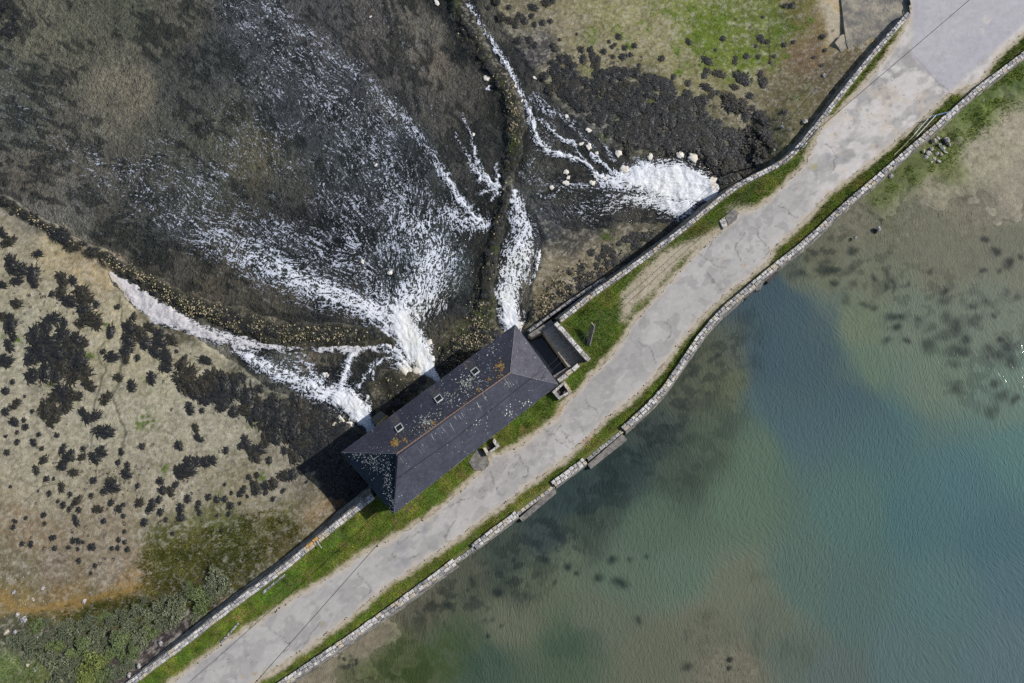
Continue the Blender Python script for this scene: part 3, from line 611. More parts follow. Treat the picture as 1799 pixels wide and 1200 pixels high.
# ------------------------------------------------------------------ BASIN (south-east side)
ZB = -1.0
BC = [(1799,150,-.5,80,98,45),(1850,150,-.4,120,120,80),(1700,180,-.42,92,108,48),(1600,300,-.33,96,104,54),(1550,345,-.25,100,106,60),(1660,290,-.28,110,112,66),(1780,220,-.25,160,146,124),(1720,260,-.25,152,142,118),(1640,340,-.15,145,135,112),(1780,330,-.1,150,138,118),(1700,360,.03,140,131,112),(1600,380,.08,134,128,108),(1500,400,.10,135,128,108),(1450,430,.22,118,116,96),(1440,480,.35,118,121,98),(1400,470,.5,96,102,90),(1500,480,.25,124,126,105),(1650,440,.2,130,127,108),(1780,440,.25,126,125,108),(1750,550,.5,114,124,110),(1600,560,.55,112,124,108),(1500,560,.5,114,125,100),(1650,650,.8,105,122,105),(1780,680,.9,98,122,110),(1500,650,.9,98,120,100),(1440,560,1.2,92,108,102),(1400,560,2.0,72,96,108),(1350,520,1.8,58,78,100),(1320,540,1.5,66,84,100),(1420,640,2.2,72,98,106),(1480,700,2.0,72,102,112),(1350,620,2,70,92,108),(1550,760,2,72,108,112),(1400,760,2,74,104,112),(1350,700,1.7,78,104,108),(1300,600,.8,88,96,88),(1250,620,.5,92,96,80),(1200,680,.5,90,94,78),(1270,680,.6,106,110,84),(1150,760,.7,72,82,78),(1250,780,.9,84,98,80),(1200,830,.8,76,90,76),(1330,800,1.4,92,114,96),(1300,880,1.5,94,116,96),(1100,830,.9,60,76,74),(1000,870,1.0,56,72,74),(950,950,.9,64,76,76),(1030,930,.9,70,82,72),(880,970,.6,72,82,74),(830,1020,.4,92,95,80),(750,1050,.12,112,106,90),(650,1120,-.03,130,118,98),(560,1180,-.06,132,120,100),(700,1170,.1,92,102,60),(650,1200,.0,110,108,76),(800,1130,.4,82,96,68),(850,1170,.55,74,92,78),(900,1080,.55,108,112,92),(950,1020,.6,98,106,86),(1000,1000,.7,102,112,92),(1100,1000,.9,94,110,94),(1050,1100,.6,102,109,92),(1000,1140,.7,80,97,76),(1150,930,1.1,88,108,90),(1200,1000,1.1,94,114,98),(1150,1150,.5,108,110,92),(1250,1100,.16,120,119,101),(1280,1180,.05,132,124,106),(1350,1080,.35,108,114,98),(1400,1150,.7,94,106,96),(1300,1030,.55,112,116,98),(1400,1020,1.4,88,112,104),(1500,1050,1.8,84,110,106),(1500,900,2,80,112,108),(1600,900,2.4,70,108,114),(1700,850,2.4,70,110,118),(1780,800,2,76,118,118),(1750,950,2.8,68,104,114),(1790,1020,2.8,76,106,118),(1650,1050,2.4,80,112,114),(1600,1150,2.2,86,110,112),(1780,1150,2.4,86,110,118),(1450,1180,1.2,92,106,104)]
BS = 0.165
BX, BY = grid(-32, 80, -28, 60, BS)
bx, by = PIX(BX, BY, ZB)
binner = sdpoly(BX, BY, CAUSE_W)
se_line = Wl(SE_A + SE_B + SE_C + SE_D + SE_E + SE_F + SE_G)
se_side = inpoly(BX, BY, np.vstack([se_line, [[100, 60]], [[100, -60]], [[-60, -60]]]))
KB = se_side | (dline(BX, BY, se_line) < 1.2)
bwx = bx + 12 * fbm(BX, BY, 4, 203, 0.25); bwy = by + 12 * fbm(BX, BY, 4, 209, 0.25)
bc = blend_points(bwx, bwy, BC, 60, 4)
depth = bc[..., 0] + .06 * fbm(BX, BY, 4, 260, .5) * ss(.6, .1, bc[..., 0]); bcol = lin(bc[..., 1:]) * .8; bg_ = bcol.mean(-1, keepdims=True) * np.array([.93, 1.0, .93]); bcol = bg_ + (bcol - bg_) * .78; bcol *= (1 - .13 * ss(.6, 1.6, depth))[..., None]
# deep channel cut by the sluice
CH = [(1345,490,14,1),(1365,520,28,1),(1385,560,50,1),(1410,620,75,1),(1450,690,90,.9),(1500,760,100,.6)]
CHP = [(1300,520),(1365,480),(1410,520),(1450,560),(1500,640),(1545,700),(1620,800),(1560,900),(1450,880),(1380,800),(1340,720),(1310,640),(1295,580)]
chs = ss(-14, 14, sdpoly(bwx, bwy, CHP)) * ss(850, 620, by)
chc = lin((68, 86, 94)) * .74
depth = depth * (1 - chs * 0.9) + 2.2 * chs * 0.9
bcol = bcol * (1 - 0.75 * chs[..., None]) + chc * 0.75 * chs[..., None]
Zb = ZB - depth + 0.03 * fbm(BX, BY, 4, 215, 0.8)
bfine = fbm(BX, BY, 4, 220, 1.5)
bedb = bcol * 1.25 * np.array([.97, 1.0, 1.0]) * (1 + 0.14 * bfine)[..., None] * np.where(depth > 0, 1.12, 1.0 - .14 * ss(-.14, 0, depth))[..., None]
def layb(mask, c, k=1.0, both=0.0):
    global bedb, bcol
    mm = np.clip(mask * k, 0, 1)[..., None]; bedb = bedb * (1 - mm) + np.asarray(c) * mm
    if both: bcol = bcol * (1 - mm * both) + np.asarray(c) * mm * both
DK = lin((46, 57, 58)) * .55
# broad weed meadows under water
mead = stroke(bwx, bwy, [(930,900,40,.7),(960,940,45,.9),(1010,960,40,.8),(1000,890,50,.8),(1060,850,50,.8),(1100,800,50,.75),(1160,770,45,.7),(1210,740,45,.7),(1260,700,35,.5)], 2)
mead = np.maximum(mead, stroke(bwx, bwy, [(1200,850,40,.6),(1240,800,40,.5),(1290,720,30,.55),(1320,640,22,.5),(1330,600,20,.4)], 2))
mead = np.maximum(mead, stroke(bwx, bwy, [(870,1000,30,.6),(920,1040,30,.7),(960,980,30,.8)], 2))
mn = fbm(BX + 0.5 * BY, BY, 4, 230, 0.6)
layb(mead * (.30 + .70 * ss(-0.10, 0.14, mn + .6 * fbm(BX, BY, 3, 262, 1.4))), DK, 0.9, 0.75)
westw = stroke(bwx, bwy, [(1150,740,40,.8),(1210,680,40,.8),(1270,610,30,.8),(1310,560,20,.6)], 2)
layb(westw * ss(.05, .3, fbm(BX, BY, 4, 264, 1.1)), DK, .8, .7)
gm = stroke(bwx, bwy, [(700,1100,18,.3),(720,1140,30,.8),(780,1150,45,1),(700,1190,40,.9),(640,1170,14,.5)], 3)
layb(gm * ss(-0.2, 0.15, fbm(BX, BY, 4, 236, 0.8)), lin((66, 84, 40)) * .75, 0.8, 0.7)
gm2 = stroke(bwx, bwy, [(840,1120,30,.7),(850,1170,35,.8)], 3) + stroke(bwx, bwy, [(980,1150,30,.6),(1040,1120,22,.6),(1060,1160,16,.3)], 3)
layb(gm2 * ss(-0.4, 0.2, mn), lin((58, 80, 68)) * .75, 0.8, 0.8)
gm3 = stroke(bwx, bwy, [(730,1030,14,.5),(770,1040,26,.8),(740,1090,30,.7),(820,1050,20,.5),(850,1010,20,.6),(900,1030,35,.6)], 2)
layb(gm3 * ss(0.0, 0.12, fbm(BX * 1.6 + BY * .5, BY * 0.6, 4, 240, 1.2)), lin((62, 74, 58)) * .75, 0.85, 0.6)
sp_ = stroke(bwx, bwy, [(1330,1080,10,.3),(1335,1110,9,.7),(1325,1150,9,.6),(1370,1150,14,.7),(1400,1130,20,.5),(1420,1160,20,.4)], 2) + stroke(bwx, bwy, [(1210,1100,10,.6),(1240,1080,10,.5),(1180,1150,10,.2)], 2) + stroke(bwx, bwy, [(1320,1010,14,.5),(1400,995,12,.3)])
layb(sp_ * ss(-0.1, 0.3, mn), lin((78, 88, 72)) * .75, 0.8, 0.7)
Z6 = [(750,220,30),(790,218,20),(770,165,22),(885,130,17),(850,235,20),(835,255,18),(780,300,18),(880,325,20),(845,395,20),(985,280,12),(1075,250,14),(1105,280,18),(1100,310,12),(940,315,10),(1045,300,12),(975,398,22),(925,400,15),(1315,218,12),(1375,330,18),(1195,295,10),(1640,115,20),(1590,60,16),(1705,185,22),(1580,215,15),(1660,215,12),(1780,145,15),(1080,455,22),(1115,465,22),(1225,480,22),(1300,495,18),(1265,515,18),(1105,530,20),(1060,605,18),(1155,600,15),(1310,620,40),(1290,590,30),(1395,380,30),(1390,465,25),(1440,520,35),(1540,410,22),(1600,390,25),(1560,490,28),(1500,580,25),(1360,550,30),(1430,640,40),(1500,650,30),(1430,725,25),(1620,650,30),(1660,690,30),(1740,650,35),(1740,720,30),(1650,460,15),(1700,600,20),(1720,320,20),(1785,340,20),(1465,840,35),(1635,815,22),(1660,890,30),(1620,950,30),(1735,915,20),(690,130,22),(640,250,22),(600,260,20)]
PW = [(1200 + a_ / 3, 400 + b_ / 3, c_ / 3) for a_, b_, c_ in Z6] + [(600 + a_ / 3, 800 + b_ / 3, c_ / 3) for a_, b_, c_ in [(1455,535,22),(1545,535,14),(1630,520,12),(1560,860,22),(1490,665,28),(1390,640,22),(810,850,10),(865,885,10),(800,935,12),(770,850,8),(1260,630,12),(1200,605,16),(1075,580,20),(830,700,22),(700,660,20),(585,800,12),(1120,690,8)]] + [(1207,1170,8),(1280,1175,3),(1282,1160,4),(1545,400,3),(605,1158,3),(627,1160,3),(614,1170,3)]
for (x_, y_, r_) in PW:
    sel = (np.abs(bx - x_) < 60) & (np.abs(by - y_) < 60)
    if not sel.any(): continue
    mm = np.zeros(BX.shape); mm[sel] = np.exp(-(np.hypot((bwx[sel] - x_) * .85, bwy[sel] - y_) / (r_ * 1.15)) ** 3) * (.85 + .5 * mn[sel])
    layb(mm, DK * .85, .95, .85)
# green growth on the bank at the top right
bank = stroke(bwx, bwy, [(1540,350,14,.6),(1580,320,20,.8),(1640,285,24,.7),(1690,225,26,.8),(1740,180,24,.9),(1790,150,26,1),(1840,120,30,1)], 3)
layb(bank * ss(-0.35, 0.1, fbm(BX, BY, 4, 244, 1.1)) , (0.095, 0.135, 0.025), 0.9)
sprk = stroke(bwx, bwy, [(1570,370,40,.6),(1620,330,40,.7),(1700,290,40,.5),(1760,240,30,.5),(1500,390,30,.5)], 2)
layb(sprk * ss(0.32, 0.5, fbm(BX, BY, 3, 250, 1.9)), (0.06, 0.075, 0.03), 0.8)
Zb += 0.25 * bank * (1 + fbm(BX, BY, 3, 255, 0.7)) * ss(1500, 1620, bx)
fl = np.maximum(stroke(bx, by, [(1430,440,50,.8),(1520,460,60,.6),(1600,520,70,.5),(1700,520,60,.5),(1770,600,60,.6),(1700,680,60,.5)], 2), stroke(bx, by, [(1280,600,40,.8),(1200,700,50,.8),(1100,820,60,.9),(980,920,60,.9),(880,1020,60,.9),(780,1060,50,.8)], 2))
layb(fl * ss(.22, .32, fbm(BX * .8, BY, 4, 270, 1.25)), DK, .85, .75)
# steep footing right along the wall
Zb = np.where(binner > 0.3, -2.2, Zb)
murk = np.clip(1 - np.exp(-np.clip(depth, 0, 9) * 1.5), 0, 1) * 0.55 + 0.42
murk = murk * ss(-0.02, 0.32, depth)
used, Fq = grid_faces(KB)
basin_bed = link("basin_bed", mesh_np("basin_bed", np.stack([BX, BY, Zb], -1)[used], Fq, M['ground'], np.clip(bedb[used], .004, .9), smooth=True))
tag(basin_bed, "silty bed of the mill pond with exposed mud and weed", None, None, "structure")
kw = KB & (depth > -0.08)
used, Fq = grid_faces(kw)
bw_ = link("basin_water", mesh_np("basin_water", np.stack([BX, BY, np.full(BX.shape, ZB)], -1)[used], Fq, M['basin'], np.clip(bcol[used] * 1.24 * np.array([.97, 1.0, .955]), 0, 1), {"murk": murk[used]}, smooth=True))
tag(bw_, "rippled green-blue water of the mill pond", None, None, "structure")
def zbasin(x, y):
    i = np.clip(((np.asarray(x) - BX[0, 0]) / BS).astype(int), 0, BX.shape[1] - 1); j = np.clip(((np.asarray(y) - BY[0, 0]) / BS).astype(int), 0, BX.shape[0] - 1)
    return Zb[j, i]
# far ground, one sheet out to the horizon
far = MB(); far.add([(-900, -900, -4.2), (900, -900, -4.2), (900, 900, -4.2), (-900, 900, -4.2)], [(0, 1, 2, 3)], c=(0.12, 0.13, 0.11))
tag(far.build("ground", M['ground']), "estuary floor reaching to the horizon", None, None, "structure")

# ------------------------------------------------------------------ CAUSEWAY TOP
CS = 0.16
CX, CY = grid(-50, 72, -24, 66, CS)
cp, cq = PIX(CX, CY, 0.0)
csd = sdpoly(CX, CY, CAUSE_W); rsd = sdpoly(CX + 0.12 * fbm(CX, CY, 3, 300, 2.0), CY + 0.12 * fbm(CX, CY, 3, 304, 2.0), ROAD_W)
cn = fbm(CX, CY, 4, 308, 0.8); cn2 = fbm(CX, CY, 3, 312, 3.0)
soil = np.zeros(CX.shape + (3,)); soil[:] = (0.11, 0.125, 0.035)
def layc(mask, c):
    global soil
    mm = np.clip(mask, 0, 1)[..., None]; soil = soil * (1 - mm) + np.asarray(c) * mm
layc(ss(0, .6, cn) * .6, (0.13, 0.12, 0.045))
sand = ss(-0.55, -0.12, rsd + 0.18 * cn)
grav = np.maximum.reduce([stroke(cp, cq, q, 3) for q in (
  [(1098,560,12,.7),(1105,530,14,1),(1140,500,20,1),(1170,460,22,1),(1200,440,14,.9),(1240,420,9,.9),(1270,400,8,.8)], [(1095,520,8,.8),(1150,470,14,.9),(1180,445,12,.8)],
  [(1290,372,14,.7),(1310,370,12,.8),(1330,362,7,.6)], [(1412,290,8,.6),(1425,262,10,.9),(1440,235,8,.9)], [(1695,155,14,1),(1720,143,12,1),(1735,120,8,.9)], [(1600,40,5,1),(1590,70,6,.9),(1570,95,6,.7)],
  [(1125,555,5,.9),(1100,600,4,.7),(1075,630,4,.7)], [(1200,595,5,.5),(1300,505,5,.6)], [(1060,745,4,.5),(1110,705,5,.6)])])
layc(np.maximum(sand, grav), (0.38, 0.335, 0.255))
layc(np.maximum(sand, grav) * ss(.15, .6, cn2) * .6, (0.20, 0.17, 0.11))
layc(stroke(cp, cq, [(1030,775,9,1),(1035,765,8,1)], 3) * ss(-.5, .2, cn2), (0.30, 0.22, 0.15))
layc(stroke(cp, cq, [(1625,232,6,1),(1632,222,7,1)], 3), (0.24, 0.17, 0.12))
layc(stroke(cp, cq, [(988,718,6,.9),(984,735,5,.7)], 3), (0.30, 0.20, 0.10))
grassy = np.clip(1 - np.maximum(sand * 1.1, grav * 1.2), 0, 1)
zc = 0.03 * cn * grassy + 0.10 * grassy * (0.6 + 0.5 * fbm(CX, CY, 3, 316, 0.6)) * ss(-0.3, -1.2, rsd) * 1.0 - 0.03 * ss(0.1, 0.2, rsd) - .003
keep = (csd > 0.0) & (rsd < 0.25)
used, Fq = grid_faces(keep)
cg = link("verge", mesh_np("verge", np.stack([CX, CY, zc], -1)[used], Fq, M['soil'], soil[used], smooth=True))
tag(cg, "sandy soil and turf of the causeway either side of the road", None, None, "structure")
# road
RS = 0.13
RX, RY = grid(-50, 76, -26, 67, RS)
rsd2 = sdpoly(RX + 0.12 * fbm(RX, RY, 3, 300, 2.0), RY + 0.12 * fbm(RX, RY, 3, 304, 2.0), ROAD_W)
keep = rsd2 > 0.0
rp, rq = PIX(RX, RY, 0.03)
used, Fq = grid_faces(keep)
x = RX[used]; y = RY[used]; p = rp[used]; q = rq[used]; dd = rsd2[used]
rc = np.zeros((len(x), 3)); rc[:] = (0.365, 0.350, 0.338)
def layr(mask, c):
    global rc
    mm = np.clip(mask, 0, 1)[:, None]; rc = rc * (1 - mm) + np.asarray(c) * mm
xr_ = (x * .79 + y * .61) * .55; yr_ = -x * .61 + y * .79; n1 = fbm(xr_, yr_, 4, 330, 0.4); n2 = fbm(xr_, yr_, 4, 334, 1.5); n3 = fbm(x, y, 3, 338, 3.2)
cell = fbm(xr_ + 0.4 * n2, yr_ + .3 * n1, 3, 342, 0.7)
layr(ss(0.0, 0.05, cell) * .5, (0.275, 0.265, 0.26))
layr(ss(0.25, 0.5, n1) * .5, (0.43, 0.415, 0.40))
layr(ss(0.3, 0.34, fbm(x, y, 3, 350, 0.9)) * .5, (0.245, 0.235, 0.23))
UPR = ss(1380, 1460, p) * ss(520, 300, q)
layr(UPR * ss(-0.15, 0.35, n2 * .6 + n1) * .8, (0.50, 0.475, 0.455))
layr(UPR * ss(0.25, 0.7, fbm(x, y, 3, 352, 0.7)) * .5, (0.46, 0.40, 0.33))
plaza = ss(-0.35, 0.35, sdpoly(x, y, Wl([(1603,100),(1668,160),(1800,40),(2100,-200),(1599,-200),(1598,30)])))
layr(plaza, (0.375, 0.368, 0.388)); layr(plaza * ss(-.3, .6, n1) * .4, (0.33, 0.325, 0.36))
layr(np.maximum(ss(0.6, 0.0, dd + 0.25 * n2) * .85, 0), (0.44, 0.395, 0.33))
layr(stroke(p, q, [(1600,60,6,.6),(1599,-20,5,.5)], 2), (0.44, 0.41, 0.36))
layr(plaza * stroke(p, q, [(1650,110,10,.8),(1700,90,9,.8),(1760,20,10,.5)], 2) * 0, (0, 0, 0))
def curve_mark(pts, wd_, c, k=1.0, wob=1.2):
    layr(stroke(p + wob * fbm(x, y, 3, 360, 1.5), q + wob * fbm(x, y, 3, 364, 1.5), [(a, b, wd_, k) for a, b in pts], 2), c)
curve_mark([(1608,100),(1630,125),(1648,145),(1666,158)], 1.0, (0.22, 0.215, 0.235), .85, .6)
for off in (0, 22):
    curve_mark([(1640 - off, 122 + off * .3), (1658 - off * .6, 90), (1668 - off * .6, 50), (1672 - off, 0)], 1.6, (0.30, 0.295, 0.32), .35, .5)
layr(stroke(p, q, [(1732,35,5,1),(1734,37,5,1)], 2), (0.50, 0.46, 0.42)); layr(stroke(p, q, [(1725,54,3.5,1),(1725.5,55,3.5,1)], 2), (0.52, 0.48, 0.44))
layr(stroke(p, q, [(1732,35,1.6,1),(1733,36,1.6,1)], 2) + stroke(p, q, [(1725,54,1,1),(1725.5,55,1,1)], 2), (0.34, 0.33, 0.34))
# cracks
CR = [[(862,830),(866,850),(874,866),(884,872)],[(700,955),(722,942),(745,930),(752,925)],[(770,900),(795,888),(822,872)],[(955,752),(962,764),(975,762),(985,748)],[(990,755),(1000,770),(1008,776)],[(975,770),(1010,790)],
      [(1244,478),(1250,490),(1262,502),(1268,508)],[(1326,402),(1340,422),(1352,440),(1345,455)],[(1208,430),(1240,452),(1262,470)],[(1025,700),(1040,715),(1052,722)],[(700,950),(690,975),(715,985),(735,970)],
      [(1165,560),(1180,580),(1172,600)],[(1300,455),(1290,430),(1310,410)],[(630,1010),(650,1030),(640,1050)],[(560,1090),(545,1120),(520,1140)],[(905,800),(930,820),(920,840)],[(1120,600),(1140,610),(1150,640)],
      [(480,1110),(510,1130),(500,1150)],[(800,920),(780,940),(790,950)],[(1230,400),(1255,420),(1240,445)],[(1360,360),(1400,380)],[(1450,250),(1470,275),(1465,300)]]
for c in CR: curve_mark(c, 0.8, (0.13, 0.125, 0.12), .85, 4.0)
web = np.abs(fbm(x, y, 4, 370, 0.8)); layr((1 - ss(0.0, 0.022, web)) * ss(0.1, 0.5, fbm(x, y, 2, 374, 0.12) + 0.2) * (1 - plaza), (0.20, 0.195, 0.19))
web2 = np.abs(fbm(x, y, 3, 376, 2.2)); layr((1 - ss(0.0, 0.03, web2)) * .5 * ss(0.2, 0.5, fbm(x, y, 3, 380, 0.25)) * (1 - plaza), (0.22, 0.215, 0.21))
for (a, b, r_) in [(705,962,11),(712,985,9),(745,930,7),(1525,195,4),(1500,210,3),(1455,275,5),(1457,280,4),(1432,342,3),(1518,277,3),(1247,487,4),(1565,185,5),(1560,170,4),(1540,256,2.5),(1492,225,3),(1430,300,3),(882,870,4),(785,925,6),(700,995,6),(1505,195,2.5),(565,1097,5),(520,1140,5),(600,1050,6)]:
    layr(np.exp(-(np.hypot(p - a + 2.5 * n3, q - b + 2.5 * n2) / r_) ** 4) * .75, (0.25, 0.245, 0.255))
for (a, b, r_, c) in [(1309,466,2.5,(0.42,.2,.08)),(1324,459,1.5,(.08,.1,.04)),(1512,193,3,(.3,.25,.15)),(1467,234,2,(.2,.18,.1)),(1540,256,2,(.2,.18,.1)),(1460,290,2,(.3,.25,.15)),(447,1183,4,(.3,.24,.15)),(425,1190,3,(.38,.3,.18)),(566,1095,4,(.32,.27,.16)),(1270,455,2,(.42,.3,.2)),(1455,340,5,(.42,.3,.18)),(1512,330,4,(.46,.33,.2)),(1430,293,6,(.3,.28,.15))]:
    layr(np.exp(-(np.hypot(p - a + 1.5 * n3, q - b + 1.5 * n2) / r_) ** 3) * .8, c)
rc *= (1 + 0.05 * n3 + 0.05 * n2)[:, None]
zr = 0.003 + (0.03 + 0.012 * n1) * ss(0, 1.0, dd)
road = link("road", mesh_np("road", np.stack([x, y, zr], -1), Fq, M['road'], rc, smooth=True))
tag(road, "patched and cracked pale asphalt road along the causeway", None, None, "structure")

# ------------------------------------------------------------------ grass, one blade tuft at a time
def tufts(name, X, Y, Z, cols, h, wdt, nb=3, kind="stuff", label=None, cat=None, seed=1, mat='blade'):
    r = np.random.default_rng(seed); n = len(X); nb_ = nb
    a = r.random((n, nb_)) * 6.283; lean = r.random((n, nb_)) * 0.9 + 0.25
    hh = h * (0.55 + 0.8 * r.random((n, nb_))); ww = wdt * (0.6 + 0.8 * r.random((n, nb_)))
    ox = (r.random((n, nb_)) - .5) * wdt * 2.5; oy = (r.random((n, nb_)) - .5) * wdt * 2.5
    bx_ = X[:, None] + ox; by_ = Y[:, None] + oy; bz = np.repeat(Z[:, None], nb_, 1)
    b2 = a + 1.57 + (r.random((n, nb_)) - .5)
    v0 = np.stack([bx_ + np.cos(b2) * ww / 2, by_ + np.sin(b2) * ww / 2, bz - 0.01], -1)
    v1 = np.stack([bx_ - np.cos(b2) * ww / 2, by_ - np.sin(b2) * ww / 2, bz - 0.01], -1)
    v2 = np.stack([bx_ + np.cos(a) * hh * lean, by_ + np.sin(a) * hh * lean, bz + hh], -1)
    V = np.stack([v0, v1, v2], 2).reshape(-1, 3); Fc = np.arange(len(V)).reshape(-1, 3)
    cc = np.repeat(cols, nb_ * 3, 0) * (0.88 + 0.24 * np.repeat(r.random(n * nb_), 3))[:, None]
    o = link(name, mesh_np(name, V, Fc, M[mat], cc)); return tag(o, label, cat, None, kind)
def scatter_grid(gx, gy, dens, cs, scale, r):
    """dens per m2 array on a grid"""
    lam = dens * cs * cs; k = r.poisson(lam.ravel())
    i = np.repeat(np.arange(lam.size), k)
    return gx.ravel()[i] + (r.random(len(i)) - .5) * cs, gy.ravel()[i] + (r.random(len(i)) - .5) * cs, i
r1 = np.random.default_rng(5)
dens = 150 * grassy * (csd > 0.45) * (rsd < -0.06)
dens = np.where((rsd > -0.5), dens * 0.5, dens)
mill_poly = Wl([(600, 795), (905, 571), (980, 675), (692, 902)], 3.2)
mill_in = inpoly(CX, CY, Wl([(608, 797), (903, 582), (970, 676), (694, 890)], 3.2))
dens = np.where(mill_in, 0, dens)
pad_poly = Wl([(823,812),(838,789),(850,793),(860,812),(852,826),(833,826)])
dens = np.where(inpoly(CX, CY, pad_poly), 0, dens)
for ch_ in ([(968,688),(981,704),(1007,689),(992,667)], [(846,787),(854,802),(880,785),(869,766)]): dens = np.where(inpoly(CX, CY, Wl(ch_, .1)), 0, dens)
gx_, gy_, gi = scatter_grid(CX, CY, dens, CS, 1, r1)
gz_ = zc.ravel()[gi]
tone = fbm(gx_, gy_, 4, 400, 0.55); tone2 = fbm(gx_, gy_, 4, 404, 1.6)
gcols = np.zeros((len(gx_), 3)); gcols[:] = (0.128, 0.225, 0.018)
def mixc(c, mask): 
    global gcols
    mm = np.clip(mask, 0, 1)[:, None]; gcols = gcols * (1 - mm) + np.asarray(c) * mm
mixc((0.085, 0.185, 0.022), ss(0.1, 0.5, -tone) * .9)
mixc((0.24, 0.26, 0.045), ss(0.1, 0.6, tone) * .8)
mixc((0.32, 0.24, 0.09), ss(0.25, 0.6, tone2) * ss(-.2, .5, tone) * .9)
gp, gq = PIX(gx_, gy_, 0.1)
edge_ = rsd.ravel()[gi]
mixc((0.28, 0.23, 0.07), ss(-0.8, -0.2, edge_) * .55)
se_strip = (gq > 0) & (dline(gx_, gy_, se_line) < 2.6)
mixc((0.24, 0.21, 0.05), se_strip * ss(-.3, .5, tone2) * .45)
mixc((0.19, 0.17, 0.04), ss(0, .5, tone2) * stroke(gp, gq, [(1560,70,18,.8),(1510,140,20,.8),(1470,200,16,.6),(1440,240,14,.5)], 3))
gcols *= (1 + .42 * fbm(gx_, gy_, 3, 410, 1.0) + .25 * fbm(gx_, gy_, 3, 414, 2.6))[:, None]
TUFTS = tufts("turf", gx_, gy_, gz_, gcols, 0.16, 0.035, 3, "stuff", "short green turf with dry patches on the causeway verges", "grass", 3)

# ------------------------------------------------------------------ stone meshes and walls
def stone_mesh(seed, mat):
    r = random.Random(seed); V = []
    for zz, k in ((0, 1.0), (1, 0.88)):
        for sx, sy in ((-1, -1), (1, -1), (1, 1), (-1, 1)):
            V.append((sx * .5 * k * (1 - r.random() * .16), sy * .5 * k * (1 - r.random() * .16), zz + (r.random() - .5) * .25 * zz))
    V.append(((r.random() - .5) * .2, (r.random() - .5) * .2, 1.08 + r.random() * .1))
    Q = [(0, 1, 5, 4), (1, 2, 6, 5), (2, 3, 7, 6), (3, 0, 4, 7)]; T = [(4, 5, 8), (5, 6, 8), (6, 7, 8), (7, 4, 8)]
    return mesh_np("stone", np.array(V), [np.array(Q), np.array(T)], mat)
STONE_M = [[stone_mesh(10 * k + i, mt) for i in range(5)] for k, mt in enumerate(STONES + [STONE_Y])]
def resample(W, step):
    W = np.asarray(W, float); seg = np.hypot(*np.diff(W, axis=0).T); s = np.concatenate([[0], np.cumsum(seg)])
    n = max(2, int(round(s[-1] / step)) + 1); t = np.linspace(0, s[-1], n)
    out = np.stack([np.interp(t, s, W[:, 0]), np.interp(t, s, W[:, 1])], 1)
    return out, t
def smoothline(W):
    W, t = resample(W, 0.5); A = W.copy()
    for _ in range(6): A[1:-1] = (A[:-2] + 2 * A[1:-1] + A[2:]) / 4
    return A
def normals(Wp):
    d = np.gradient(Wp, axis=0); d /= np.hypot(*d.T)[:, None] + 1e-9
    return d, np.stack([-d[:, 1], d[:, 0]], 1)      # left-hand normal
